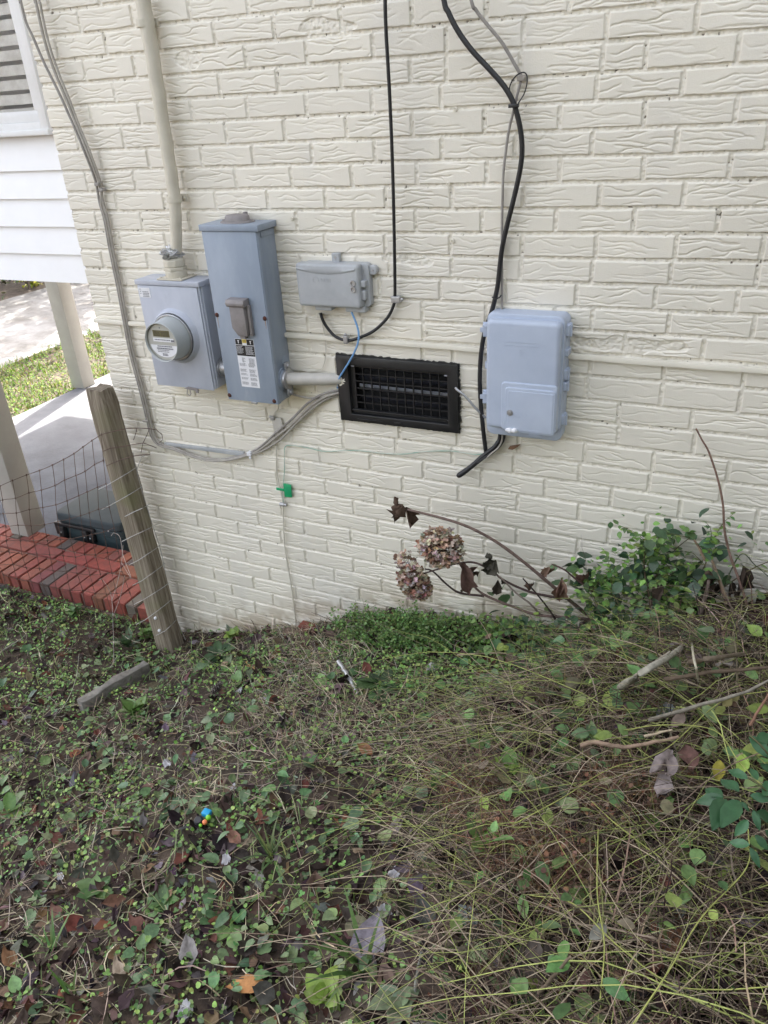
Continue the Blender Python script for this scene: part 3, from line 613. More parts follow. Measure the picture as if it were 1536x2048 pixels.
for ccx in (LX0 + .013, xm + .024):
    mb.prism([(ccx - .004, LY - .0009, -.5265), (ccx + .004, LY - .0009, -.5265), (ccx + .0015, LY - .0009, -.530), (ccx + .0015, LY - .0009, -.537), (ccx - .0015, LY - .0009, -.537), (ccx - .0015, LY - .0009, -.530)], (0, .0004, 0))
mb.build('white_print', M['label_white'], lb, smooth=False)
mb = MB(); mb.box((.737, Y2 - .006, -.7485), (.757, Y2 + .004, -.7425)); mb.box((.757, Y2 - .012, -.747), (.763, Y2 - .002, -.742)); mb.build('hasp', M['galv'], db, bevel=.0008)
mb = MB(); mb.lathe((.8455, -.03, -.612), (1, 0, 0), [(0, .019), (.0012, .0185), (.0012, .0165), (.0002, .0165)], 26); mb.build('knockout', M['grey_paint'], db)

# short nipple between the two boxes
mb = MB(); mb.lathe((.5885, -.045, -.650), (1, 0, 0), [(0, .034), (.006, .034), (.007, .028), (.046, .028), (.047, .036), (.0515, .036)], 20)
np_ = mb.build('pipe_nipple', M['galv']); tag(np_, 'short grey metal nipple joining the meter box to the tall disconnect box', 'pipe fitting')

# horizontal conduit from the disconnect into the wall by the vent
hc_ = empty('branch_conduit', (0.87, -.05, -.668), 'weathered horizontal conduit stub from the disconnect box to beside the vent', 'pipe')
a = Vector((.862, -.050, -.668)); b = Vector((1.046, -.006, -.668))
mb = MB(); mb.tube([a.lerp(b, t) for t in (0, .2, .45, .7, .85, 1.0)], [.0215, .0215, .0213, .021, .0195, .017], 20); mb.build('pipe', M['pvc'], hc_)
mb = MB(); mb.lathe((.8455, -.050, -.668), (1, -0.0, 0), [(0, .042), (.003, .042), (.0035, .034), (.010, .034), (.0105, .030), (.018, .030)], 24); mb.build('locknut_ring', M['grey_paint'], hc_)
mb = MB()
mb.lathe((.856, -.050, -.668), (1, 0, 0), [(0, .036), (.010, .036)], 20)
for s in (1, -1): mb.box((.857, -.062, -.668 + s * .046 - .012), (.866, -.038, -.668 + s * .046 + .012)); mb.lathe((.866, -.05, -.668 + s * .047), (1, 0, 0), [(0, .009), (.006, .0085), (.007, .004)], 6 if s > 0 else 12)
mb.build('clamp_connector', M['galv'], hc_, bevel=.001)
bm = bmesh.new(); bmesh.ops.create_icosphere(bm, subdivisions=4, radius=1)
for v in bm.verts:
    n = float(vnoise(np.array(v.co.x * 5 + 3), np.array(v.co.y * 5 + v.co.z * 7), 33)); v.co = Vector((v.co.x * (.022 + .008 * n), v.co.y * (.012 + .003 * n), v.co.z * (.026 + .009 * n))) + Vector((1.046, -.006, -.672))
me = bpy.data.meshes.new('caulk'); bm.to_mesh(me); bm.free(); me.materials.append(M['trim_paint'])
o = bpy.data.objects.new('caulk', me); COL.objects.link(o); o.parent = hc_; o.matrix_parent_inverse = Matrix.Translation(-Vector(hc_.location))

# ------------------------------------------------------------------ small telephone interface box
tb = empty('telephone_box', (1.05, -.003, -.42), 'small grey plastic telephone interface box with three cover screws', 'utility box')
mb = MB(); rslab(mb, .952, 1.182, -.4155, -.282, 0.0, -.022, .012, .003); mb.build('base', M['grey_plastic'], tb)
mb = MB(); rslab(mb, .9365, 1.160, -.4165, -.282, -.020, -.0505, .010, .010); lid = mb.build('cover', M['grey_plastic'], tb)
mb = MB(); V3 = []; F3 = []; n = 14
for i in range(n + 1):
    t = i / n; x = .942 + t * .205; sag = .012 * math.sin(math.pi * t); V3 += [(x, -.0513, -.2935), (x, -.0535, -.2965 - sag), (x, -.0508, -.3015 - sag)]
for i in range(n):
    for j in range(2): F3.append((i * 3 + j, i * 3 + j + 1, (i + 1) * 3 + j + 1, (i + 1) * 3 + j))
mb.add(V3, F3); mb.build('cover_ridge', M['grey_plastic'], lid)
for nm, a_ in (('hinge_block', (1.146, 1.1745, -.352, -.331, -.01, -.040, .004, .003)), ('hinge_block', (1.150, 1.1725, -.392, -.362, -.01, -.037, .004, .003)), ('mounting_lug', (1.168, 1.205, -.318, -.290, 0, -.016, .011, .003)), ('mounting_lug', (1.053, 1.079, -.284, -.256, -.002, -.016, .003, .002)), ('cable_entry', (.985, 1.045, -.432, -.412, 0, -.032, .004, .003)), ('cable_entry', (1.095, 1.165, -.432, -.412, 0, -.032, .004, .003))):
    mb = MB(); rslab(mb, *a_); mb.build(nm, M['grey_plastic'], tb)
for z in (-.3375, -.3560): mb = MB(); mb.lathe((1.139, -.0512, z), (0, -1, 0), [(0, .0098), (.0035, .009), (.0035, .0065), (-.001, .006), (-.001, .001)], 16); mb.build('cover_screw', M['galv'], tb)
for x, y, z, r in ((1.066, -.016, -.268, .0045), (1.192, -.016, -.304, .0035), (1.153, -.041, -.385, .005)): mb = MB(); mb.lathe((x, y, z), (0, -1, 0), [(0, r), (.002, r * .8)], 10); mb.build('mounting_screw', M['galv'], tb)
mb = MB(); mb.lathe((1.008, -.0507, -.331), (0, -1, 0), [(0, .0105), (.0007, .0105), (.0007, .0088), (0, .0088)], 24, cap=False); mb.build('logo_ring', M['grey_plastic'], lid)
text_mesh('embossed_logo', 'AT&T', .0165, (1.0225, -.0508, -.3365), M['grey_plastic'], lid, .0006)
mb = MB(); ink_rows(mb, 1.02, 1.066, -.386, 4, .0065, .0022, -.0506, 71, .1); mb.build('embossed_lines', M['grey_plastic'], lid, smooth=False)
mb = MB(); rslab(mb, 1.205 - .225, 1.205 - .21, -.462, -.447, -.006, -.017, .002, .001); o = mb.build('empty_clip', M['cream_cable']); tag(o, 'tiny painted empty cable clip on the wall below the telephone box', 'cable clip')

# ------------------------------------------------------------------ foundation vent
vt = empty('foundation_vent', (1.25, -.004, -.82), 'black plastic foundation vent with square grille and louvres set in the wall', 'vent')
fr = MB()
ox0, ox1, oz0, oz1 = 1.0335, 1.4625, -.8125, -.5835; ix0, ix1, iz0, iz1 = 1.0765, 1.4275, -.786, -.6125
ox = [(ox0, oz0), (ox1, oz0), (ox1, oz1), (ox0, oz1)]; inn = [(ix0, iz0), (ix1, iz0), (ix1, iz1), (ix0, iz1)]
vs = [(x, -.016, z) for x, z in ox] + [(x, -.016, z) for x, z in inn] + [(x, .004, z) for x, z in ox] + [(x, .03, z) for x, z in inn]
fs = []
for i in range(4): j = (i + 1) % 4; fs += [(i, j, j + 4, i + 4), (i, i + 8, j + 8, j), (i + 4, j + 4, j + 12, i + 12)]
fr.add(vs, fs); fr.build('frame', M['black'], vt, bevel=.0022)
mb = MB(); mb.box((ix0 + .022, -.0186, oz0 + .010), (ix0 + .118, -.0163, oz0 + .013)); mb.box((1.238, -.0186, oz0 + .006), (1.262, -.0163, oz0 + .015)); mb.box((ix0 + .004, -.0125, iz0 + .012), (ix1 - .003, .002, iz0 + .017)); mb.build('frame_ribs', M['black'], vt, bevel=.0006)
gx0, gx1, gz0, gz1 = 1.094, 1.4245, -.7715, -.6205
mb = MB(); mb.box((ix0 + .0005, .0, iz0 + .0006), (gx0, .006, iz1 - .0006)); mb.box((gx0, .0003, iz0 + .0006), (ix1 - .0006, .006, gz0)); mb.box((gx0, .0003, gz1), (ix1 - .0006, .006, iz1 - .0006))
for k in range(12): x = gx0 + (gx1 - gx0) * k / 11; mb.box((x - .0016, -.002, gz0), (x + .0016, .0045, gz1))
for k in range(7): z = gz0 + (gz1 - gz0) * k / 6; mb.box((gx0, -.0016, z - .0016), (gx1, .004, z + .0016))
mb.build('grille', M['black'], vt)
M['louvre'] = material('louvre_metal', (0.030, 0.032, 0.045), (0.045, 0.047, 0.06), rough=0.28, scale=20, spec=0.8)
for k in range(4):
    mb = MB(); z = gz0 + .020 + k * .0375; mb.prism([(gx0 + .004, .030, z), (gx1 - .003, .030, z), (gx1 - .003, .012, z + .021), (gx0 + .004, .012, z + .021)], (0, .003, .0012)); mb.build('louvre', M['louvre'], vt, bevel=.0005)
M['bar'] = material('bright_bar', (0.5, 0.52, 0.60), (0.38, 0.40, 0.46), rough=0.3, metal=0.6, scale=40)
mb = MB(); mb.prism([(gx0 + .010, .011, -.694), (gx1 - .002, .011, -.698), (gx1 - .002, .008, -.688), (gx0 + .010, .008, -.684)], (0, .002, .001)); mb.build('control_bar', M['bar'], vt, smooth=False)
mb = MB(); mb.box((ix0 + .002, .0301, iz0 + .002), (ix1 - .002, .032, iz1 - .002)); mb.build('dark_back', M['void'], vt, smooth=False)
for x, z in ((gx0 - .004, gz1 + .001), (gx1 - .004, gz1 - .004), (gx0 + .002, gz0 - .003), (gx1 - .003, gz0 - .003)): mb = MB(); mb.box((x - .006, -.006, z - .0022), (x + .006, -.0023, z + .0022)); mb.build('spring_clip', M['bar'], vt, bevel=.0006)
mb = MB(); r2 = random.Random(4); P = []
def jag(a, b, n, amp):
    for i in range(n): t = i / n; P.append((a[0] + (b[0] - a[0]) * t + r2.uniform(-amp, amp), a[1] + (b[1] - a[1]) * t + r2.uniform(-amp, amp)))
jag((1.031, -.815), (1.467, -.8155), 60, .0020); jag((1.467, -.8155), (1.465, -.5805), 46, .0030); jag((1.465, -.5805), (1.030, -.579), 60, .0024); jag((1.030, -.579), (1.031, -.815), 26, .0016)
Q = [(ix0, iz0), (ix1, iz0), (ix1, iz1), (ix0, iz1)]
mq = len(P); cxq, czq = 1.248, -.698
def inner(x, z): return (min(max(x, ox0 + .004), ox1 - .004), min(max(z, oz0 + .004), oz1 - .004))
vs = [(x, -.0072, z) for x, z in P] + [(x, -.001, z) for x, z in P] + [(a, -.0072, b) for a, b in (inner(x, z) for x, z in P)]
bm = bmesh.new(); vv = [bm.verts.new(v) for v in vs]
for i in range(mq):
    j = (i + 1) % mq
    for f in ((vv[i], vv[j], vv[j + 2 * mq], vv[i + 2 * mq]), (vv[i], vv[i + mq], vv[j + mq], vv[j])):
        try: bm.faces.new(f)
        except ValueError: pass
bmesh.ops.recalc_face_normals(bm, faces=bm.faces)
me = bpy.data.meshes.new('sealant_edge'); bm.to_mesh(me); bm.free(); me.materials.append(M['black']); o = bpy.data.objects.new('sealant_edge', me); COL.objects.link(o); o.parent = vt; o.matrix_parent_inverse = Matrix.Translation(-Vector(vt.location))

# ------------------------------------------------------------------ large cable enclosure on the right
eb = empty('cable_enclosure', (1.69, -.003, -.79), 'large pale blue grey plastic cable enclosure with a smaller lower door', 'utility box')
BX0, BX1, BZ0, BZ1 = 1.5795, 1.795, -.766, -.408
mb = MB(); rslab(mb, BX0 - .012, BX1 + .008, BZ0 - .021, BZ1 + .004, 0, -.045, .022, .004); mb.build('base', M['blue_plastic'], eb)
mb = MB(); rslab(mb, BX0 - .003, BX1 + .006, BZ0 + .012, BZ1 + .006, -.04, -.066, .022, .004); rslab(mb, BX0, BX1, BZ0 + .020, BZ1 - .006, -.05, -.094, .016, .012); cov = mb.build('cover', M['blue_plastic'], eb)
DX0, DX1, DZ1 = 1.642, BX1 - .001, -.608
mb = MB(); rslab(mb, DX0 - .013, DX1 + .002, BZ0 + .021, DZ1 + .014, -.06, -.0985, .012, .004); mb.build('door_rim', M['blue_plastic'], cov)
mb = MB(); rslab(mb, DX0, DX1 - .002, BZ0 + .018, DZ1, -.06, -.1025, .009, .0035); door = mb.build('lower_door', M['blue_plastic'], cov)
mb = MB(); rslab(mb, DX0 + .009, DX1 - .008, BZ0 + .024, DZ1 - .009, -.09, -.1042, .006, .002); mb.build('door_panel', M['blue_plastic'], door)
mb = MB(); mb.lathe((1.6585, -.1040, -.686), (0, -1, 0), [(0, .0095), (.002, .009), (.002, .0065), (.0045, .0058), (.005, .002)], 20); mb.build('lock', M['galv'], door)
text_mesh('embossed_digit', '2', .016, (1.703, -.1043, -.694), M['blue_plastic'], door, .0005)
mb = MB(); ink_rows(mb, 1.667, 1.690, -.680, 4, .0052, .0016, -.1043, 81, .2); mb.box((1.718, -.1047, -.752), (1.751, -.1043, -.7505)); mb.box((1.718, -.1047, -.7365), (1.751, -.1043, -.735)); ink_rows(mb, 1.72, 1.75, -.739, 2, .006, .002, -.1043, 83, .1); mb.build('embossed_lines', M['blue_plastic'], door, smooth=False)
mb = MB(); ink_rows(mb, 1.64, 1.73, -.474, 1, .01, .0022, -.0942, 85, .02); ink_rows(mb, 1.635, 1.737, -.484, 1, .01, .0022, -.0942, 86, .02); ink_rows(mb, 1.68, 1.695, -.496, 4, .005, .0016, -.0942, 87, .3); mb.build('embossed_lettering', M['blue_plastic'], cov, smooth=False)
for z, h in ((-.445, .032), (-.5095, .020), (-.575, .030), (-.610, .026), (-.715, .030)):
    mb = MB(); rslab(mb, BX1 - .002, BX1 + .016, z - h / 2, z + h / 2, -.018, -.052, .003, .003); 
    if h > .025: mb.lathe((BX1 + .0175, -.040, z - h / 2 - .002), (0, 0, 1), [(0, .004), (h + .004, .004)], 10)
    mb.build('hinge', M['blue_plastic'], eb)
for z in (-.462, -.672):
    mb = MB(); mb.box((BX0 - .030, -.030, z - .022), (BX0 - .004, -.022, z + .022)); mb.box((BX0 - .026, -.046, z + .010), (BX0 - .002, -.022, z + .018)); mb.box((BX0 - .040, -.026, z - .010), (BX0 - .026, -.020, z + .004)); mb.build('side_latch', M['blue_plastic'], eb, bevel=.0015)
mb = MB(); mb.box((BX0 - .022, -.032, -.582), (BX0 - .004, -.022, -.560)); mb.build('side_tab', M['blue_plastic'], eb, bevel=.0015)
bm = bmesh.new(); 
for i in range(7): bmesh.ops.create_icosphere(bm, subdivisions=2, radius=.005 + .002 * (i % 3), matrix=Matrix.Translation((1.650 + i * .0048, -.1035, BZ0 + .0235 + .0015 * (i % 2))))
me = bpy.data.meshes.new('white_sealant'); bm.to_mesh(me); bm.free(); me.materials.append(M['label_white']); o = bpy.data.objects.new('white_sealant', me); COL.objects.link(o); o.parent = eb; o.matrix_parent_inverse = Matrix.Translation(-Vector(eb.location))

# ------------------------------------------------------------------ cables
def cable(name, px, d, r, mat, label, cat='cable', n=7, parent=None, group=None, flat=1.0):
    if px[0][1] < 0:                                     # carry on up the wall above the frame
        (x0, y0), (x1, y1) = px[0], px[1]; k = 220 / max(1, y1 - y0); px = [(x0 - (x1 - x0) * k * .5, y0 - 220)] + list(px); d = [d[0] if hasattr(d, '__len__') else d] + (list(d) if hasattr(d, '__len__') else [d] * (len(px) - 1))
        if hasattr(r, '__len__'): r = [r[0]] * 6 + list(r)
    mb = MB(); mb.tube(cable_pts(px, d), r, n, flat=flat); o = mb.build(name, mat, parent)
    if parent is None: tag(o, label, cat, group)
    return o
def clip_at(px, py, d, w, h, mat, label, group='cable clips on the wall', nail=(0.012, 0)):
    p = W(px, py, d); mb = MB(); rslab(mb, p.x - w / 2, p.x + w / 2, p.z - h / 2, p.z + h / 2, -.007, -d - .006, .002, .002)
    screw(mb, p.x + nail[0], -d - .004, p.z + nail[1], .004); o = mb.build('cable_clip', mat); return tag(o, label, 'cable clip', group)
cable('black_drop_cable', [(770, -15), (772, 60), (776, 130), (780, 205), (784, 300), (787, 400), (789, 500), (790, 590), (788, 608), (776, 634), (750, 660), (722, 674), (695, 681), (671, 673), (655, 656), (646, 641), (641, 626)],
      [.075, .070, .065, .058, .050, .040, .030, .018, .017, .017, .017, .017, .017, .017, .018, .022, .024], [.0050] * 97, M['black_cable'], 'black drop cable hanging straight down and looping up into the small telephone box', n=10)
clip_at(792, 599, .019, .030, .020, M['galv'], 'metal clip at the foot of the straight black drop cable', nail=(.022, .002))
clip_at(692, 679, .019, .016, .026, M['galv'], 'metal clip at the bottom of the black cable loop', nail=(.002, .018))
cable('blue_cable', [(703, 624), (711, 643), (717, 664), (716, 685), (708, 706), (697, 726), (685, 745), (677, 760), (675, 776)], [.026, .028, .03, .032, .03, .027, .025, .02, .006], .0033, M['blue_cable'], 'thin bright blue cable from the telephone box across the vent corner')
cable('thin_phone_wire', [(642, 630), (645, 648), (651, 680), (651, 712), (645, 735), (631, 742), (612, 745), (598, 754)], .009, .0016, M['cream_cable'], 'thin cream painted wire curling down from the telephone box')
cable('thick_black_cable', [(886, -10), (897, 25), (916, 62), (944, 101), (985, 145), (1010, 175), (1027, 206), (1037, 240), (1043, 275), (1044, 305), (1041, 335), (1034, 370), (1024, 412), (1014, 452), (1005, 492), (1000, 530), (996, 567), (989, 602), (981, 630), (970, 662), (963, 700), (960, 740), (960, 780), (963, 825), (967, 865), (972, 905)],
      [.05, .05, .048, .045, .042, .040, .038, .036, .034, .032, .03, .028, .026, .024, .022, .02, .018, .017, .017, .017, .016, .016, .016, .016, .016, .014], .0070, M['black_cable'], 'thick black cable curving down past the left side of the blue grey enclosure', n=12)
cable('grey_cable', [(940, -10), (952, 20), (975, 50), (1000, 80), (1016, 105), (1030, 130), (1042, 152), (1041, 165), (1034, 192), (1027, 222), (1018, 260), (1012, 300), (1007, 345), (1005, 400), (1004, 450), (1004, 500), (1004, 560), (1004, 622)],
      [.05, .045, .038, .032, .027, .024, .018, .018, .02, .022, .02, .017, .014, .012, .011, .01, .01, .01], [.0044] * 40 + [.0036] * 70, M['grey_cable2'], 'thin grey cable running down beside the thick black one', n=8)
cable('zip_tie', [(1032, 214), (1021, 192), (1020, 172), (1030, 154), (1044, 145), (1053, 149), (1054, 166), (1048, 188), (1037, 206), (1028, 226)], .034, .0017, M['black'], 'black zip tie looped around the black and grey cables', 'zip tie', group='zip ties')
p = W(1030, 212, .05); mb = MB(); mb.box((p.x - .018, p.y, p.z - .004), (p.x + .008, p.y + .012, p.z + .005)); o = mb.build('zip_tie_head', M['black'], bpy.data.objects['zip_tie'], bevel=.001)
p = W(991, 594, .028); mb = MB(); mb.tube([W(984, 594, .03), W(991, 598, .034), W(999, 595, .03), W(1003, 590, .03)], .0022, 6); tag(mb.build('zip_tie', M['black']), 'small black zip tie round the thick cable just above the enclosure', 'zip tie', 'zip ties')
clip_at(1043, 156, .020, .022, .014, M['grey_cable'], 'small grey clip inside the black zip tie loop', nail=(.008, 0))
cable('black_cable_tail', [(1000, 866), (998, 880), (990, 893), (978, 903), (962, 916), (944, 932), (928, 944), (915, 953)], [.012, .014, .018, .02, .022, .026, .03, .034], [.006] * 8 + [.0075] * 14 + [.0085] * 12 + [.0095] * 7 + [.0085, .006], M['black_cable'], 'black cable tail sticking out to the lower left under the enclosure', n=10)
cable('black_wire', [(1009, 866), (1007, 880), (998, 894), (985, 905), (971, 914), (955, 926)], [.012, .014, .02, .026, .03, .033], .0042, M['black_cable'], 'slim black wire bundled on top of the black cable tail')
cable('grey_wire', [(1005, 868), (1003, 884), (995, 897), (984, 906), (975, 915)], [.02, .024, .03, .034, .034], .0028, M['grey_cable'], 'short grey wire leaving the bottom of the enclosure')
cable('vent_wire', [(911, 776), (916, 781), (930, 792), (950, 815), (971, 836)], [.02, .026, .026, .022, .016], .0042, M['galv'], 'shiny stiff wire from the vent frame to behind the enclosure')
# left hand bundle
LB = [(201, 405), (210, 437), (219, 487), (228, 533), (236, 571), (247, 630), (257, 684), (267, 727), (282, 782), (296, 841), (303, 868), (311, 883), (322, 890), (345, 896), (376, 908), (410, 917), (443, 919), (477, 913), (500, 906)]
LD = [.012] * 13 + [.014, .018, .02, .02, .017, .013]
cable('grey_house_cable', [(38, -10), (41, 0), (52, 44), (66, 74), (87, 123), (118, 186), (145, 246), (170, 306), (191, 362)] + [(x - 2, y) for x, y in LB] + [(520, 894), (556, 862), (584, 838), (614, 808), (644, 789), (670, 782), (684, 781)], [.03] * 8 + [.016] + LD + [.014, .018, .02, .022, .022, .018, .0], .0042, M['grey_cable2'], 'outer grey cable slanting from the window then sagging to the vent', n=8)
cable('grey_twin_cable', [(69, -10), (71, 0), (78, 33), (91, 88), (110, 145), (132, 197), (154, 252), (176, 306), (198, 366)] + [(x + 5, y) for x, y in LB] + [(523, 897), (560, 868), (588, 845), (619, 815), (648, 795), (672, 787), (685, 785)], [.03] * 8 + [.016] + LD + [.014, .018, .02, .022, .022, .018, .0], .0047, M['grey_cable'], 'inner pale grey cable beside the slanting grey one', n=8)
cable('grey_pair_cable', [(77, -10), (80, 4), (86, 36), (98, 88), (117, 145), (138, 197), (158, 250), (180, 304), (201, 366)] + [(x + 1, y + 3) for x, y in LB] + [(524, 902), (556, 883), (574, 866), (596, 843), (624, 818), (652, 799), (685, 789)], [.03] * 8 + [.016] + [k + .004 for k in LD] + [.014, .018, .02, .022, .022, .018, .0], .0037, M['grey_cable'], 'lowest pale grey cable of the bundle rising to the vent', n=8)
clip_at(195, 369, .022, .02, .010, M['grey_cable2'], 'grey nail clip where the slanting cables meet', nail=(.008, .004)); clip_at(203, 380, .02, .018, .010, M['grey_cable2'], 'lower grey nail clip just under the meeting point of the slanting cables', nail=(.008, 0))
clip_at(293, 842, .018, .02, .010, M['grey_cable'], 'grey nail clip on the cable bundle above its bend by the fence post', nail=(-.012, .0)); clip_at(499, 908, .02, .018, .016, M['label_white'], 'white clip at the low point of the sagging grey cables', nail=(.004, -.014))
mb = MB(); a, b = W(330, 887, .006), W(489, 907, .006); mb.prism([(a.x, -.012, a.z - .006), (b.x, -.012, b.z - .011), (b.x, -.012, b.z + .008), (a.x, -.012, a.z + .006)], (0, .010, 0)); tag(mb.build('flat_duct', M['grey_plastic'], bevel=.002), 'flat grey strip of cable duct behind the sagging grey cables', 'cable duct')  # plain thin grey plate on the wall behind the cables
# grounding wires
mb = MB(); a = W(556, 850, .006); mb.prism([(a.x - .018, -.011, a.z - .028), (a.x + .028, -.011, a.z - .034), (a.x + .018, -.011, a.z + .030), (a.x - .022, -.011, a.z + .026)], (0, .008, 0)); tag(mb.build('ground_plate', M['pvc'], bevel=.0015), 'small bent grey metal plate below the disconnect box', 'metal plate')
clip_at(545, 836, .014, .016, .014, M['galv'], 'wire clamp at the top corner of the small grey plate', nail=(-.006, .006))
cable('ground_wire', [(557, 806), (556, 818), (547, 832), (549, 870), (553, 900), (553, 935), (557, 962), (562, 985), (566, 1006), (567, 1040), (568, 1075), (572, 1110), (579, 1150), (585, 1190), (589, 1225), (593, 1258)], [.03, .014, .01] + [.008] * 12 + [.01], .0026, M['cream_cable'], 'painted earth wire running down the wall into the ground')
cable('disconnect_wire', [(580, 785), (590, 790), (612, 795), (640, 797), (662, 797)], [.03, .022, .016, .013, .01], .004, M['grey_cable'], 'short grey wire from the conduit clamp toward the grey bundle')
cable('green_wire', [(1003, 874), (992, 888), (978, 902), (955, 909), (925, 905), (900, 902), (850, 903), (810, 908), (770, 907), (725, 902), (690, 901), (650, 903), (622, 897), (600, 893), (572, 892), (569, 912), (569, 940), (567, 962), (565, 985), (567, 1004)], .0085, .0018, M['green_wire'], 'thin whitish green wire crossing the wall below the vent')
p = W(567, 1009, .012); mb = MB(); mb.lathe(p - Vector((.016, 0, 0)), (1, 0, 0), [(0, .006), (.004, .008), (.02, .008), (.022, .006), (.030, .0065)], 14); tag(mb.build('wire_connector', M['galv']), 'small silver connector joining the earth wires below the green tag', 'wire connector')
p = W(577, 980, .006); mb = MB(); mb.prism([(p.x - .018, -.012, p.z - .030), (p.x + .015, -.012, p.z - .027), (p.x + .017, -.012, p.z + .026), (p.x - .016, -.012, p.z + .028)], (0, .004, 0)); mb.box((p.x - .052, -.011, p.z - .006), (p.x - .016, -.007, p.z + .004)); tag(mb.build('green_tag', M['green'], bevel=.0008), 'bright green plastic tag on the earth wire', 'tag')
# dried leaf stuck on the wall
p = W(1028, 894, .01); mb = MB(); mb.prism([(p.x - .020, -.012, p.z - .010), (p.x - .004, -.015, p.z - .009), (p.x + .012, -.014, p.z + .002), (p.x + .022, -.012, p.z + .013), (p.x + .006, -.014, p.z + .009), (p.x - .012, -.015, p.z + .004)], (0, .003, 0))
M['brown_leaf'] = material('brown_leaf', (0.20, 0.11, 0.06), (0.13, 0.07, 0.04), rough=0.8, scale=60); tag(mb.build('dry_leaf', M['brown_leaf'], bevel=.001), 'small dry brown leaf caught on the wall under the enclosure', 'leaf')
# old screw anchors dotted over the wall
for x, y, lab in ((911, 218, 'highest screw anchor, left of the zip tie loop'), (896, 368, 'screw anchor right of the straight black drop cable, second from the top'), (584, 437, 'screw anchor to the right of the disconnect box top'), (1420, 620, 'lone screw anchor at the right, above the trim strip'), (905, 482, 'screw anchor between the drop cable and the thick black cable'), (850, 664, 'screw anchor just above the trim strip over the vent'), (1008, 560, 'screw anchor beside the lower end of the grey cable')):
    p = W(x, y, .004); mb = MB(); mb.lathe((p.x, -.003, p.z), (0, -1, 0), [(0, .006), (.004, .0052), (.0045, .003), (.002, .0025)], 12)
    tag(mb.build('wall_anchor', M['trim_paint']), lab + ', painted over', 'screw anchor', 'painted screw anchors')

# ------------------------------------------------------------------ cooler box on the patio
M['cooler'] = material('dark_teal_plastic', (0.036, 0.054, 0.059), (0.030, 0.046, 0.051), rough=0.38, scale=12, bump=0.06, bscale=400)
M['cooler_lid'] = material('slate_plastic', (0.055, 0.066, 0.071), (0.047, 0.058, 0.063), rough=0.6, spec=0.15, scale=12, bump=0.06, bscale=400)
M['silver'] = material('silver_trim', (0.7, 0.72, 0.74), (0.6, 0.62, 0.64), rough=0.25, metal=0.6, scale=20)
co = empty('cooler_box', (-0.92, 0.64, -2.03), 'dark slate green hard cooler with black handle standing on the patio slab', 'cooler')
def vslab(mb, x0, x1, y0, y1, z0, z1, r, inset=.006, n=6):
    prof = [(z0, .004), (z0 + .004, 0), (z1 - inset, 0)] + [(z1 - inset * (1 - math.sin(k * math.pi / 8)), inset * (1 - math.cos(k * math.pi / 8))) for k in range(1, 5)]
    vs = []; fs = []; m = 4 * (n + 1)
    for z, i in prof:
        for x, y in rrect(x0 + i, x1 - i, y0 + i, y1 - i, max(r - i * .5, .002), n): vs.append((x, y, z))
    for k in range(len(prof) - 1):
        for j in range(m): fs.append((k * m + j, k * m + (j + 1) % m, (k + 1) * m + (j + 1) % m, (k + 1) * m + j))
    fs.append(tuple(range(m))); fs.append(tuple((len(prof) - 1) * m + j for j in range(m))); mb.add(vs, fs)
cz = -2.03; cx0, cx1, cy0, cy1 = -1.155, -0.672, 0.462, 0.80
mb = MB(); vslab(mb, cx0 + .012, cx1 - .012, cy0 + .012, cy1 - .012, cz, cz + .170, .035); vslab(mb, cx0 + .004, cx1 - .004, cy0 + .004, cy1 - .004, cz + .135, cz + .172, .04, .003); mb.build('body', M['cooler'], co)
mb = MB(); vslab(mb, cx0, cx1, cy0, cy1, cz + .178, cz + .226, .045, .014); mb.build('lid', M['cooler_lid'], co)
mb = MB(); mb.box((cx0 + .02, cy0 + .02, cz + .171), (cx1 - .02, cy1 - .02, cz + .179)); mb.build('seal', M['black'], co)
mb = MB(); mb.box((cx0 + .002, cy0 - .012, cz + .150), (cx0 + .300, cy0 + .008, cz + .172)); mb.box((cx0 + .03, cy0 - .02, cz + .03), (cx0 + .07, cy0 + .012, cz + .152)); mb.box((cx0 + .205, cy0 - .02, cz + .03), (cx0 + .245, cy0 + .012, cz + .152)); mb.box((cx0 + .25, cy0 - .014, cz + .085), (cx0 + .285, cy0 + .01, cz + .135)); mb.box((cx0 + .0, cy0 - .012, cz + .09), (cx0 + .03, cy0 + .012, cz + .165))
hnd = mb.build('handle', M['black'], co, bevel=.006)
for dx in (.05, .225, .268): mb = MB(); mb.lathe((cx0 + dx, cy0 - .0205, cz + .115), (0, -1, 0), [(0, .005), (.002, .004)], 10); mb.build('rivet', M['silver'], hnd)
mb = MB(); mb.lathe((cx1 - .085, cy0 + .001, cz + .176), (0, -1, 0), [(0, .006), (.003, .004)], 10); mb.build('latch_pin', M['silver'], co)
mb = MB(); mb.lathe((cx1 - .004, cy0 + .1, cz + .08), (1, 0, 0), [(-.012, .006), (.0, .005)], 10); mb.build('drain_plug', M['silver'], co)
mb = MB(); mb.box((cx0 - .001, cy0 + .05, cz + .2115), (cx0 + .006, cy1 - .05, cz + .2165)); mb.build('edge_trim', M['silver'], co, bevel=.002)

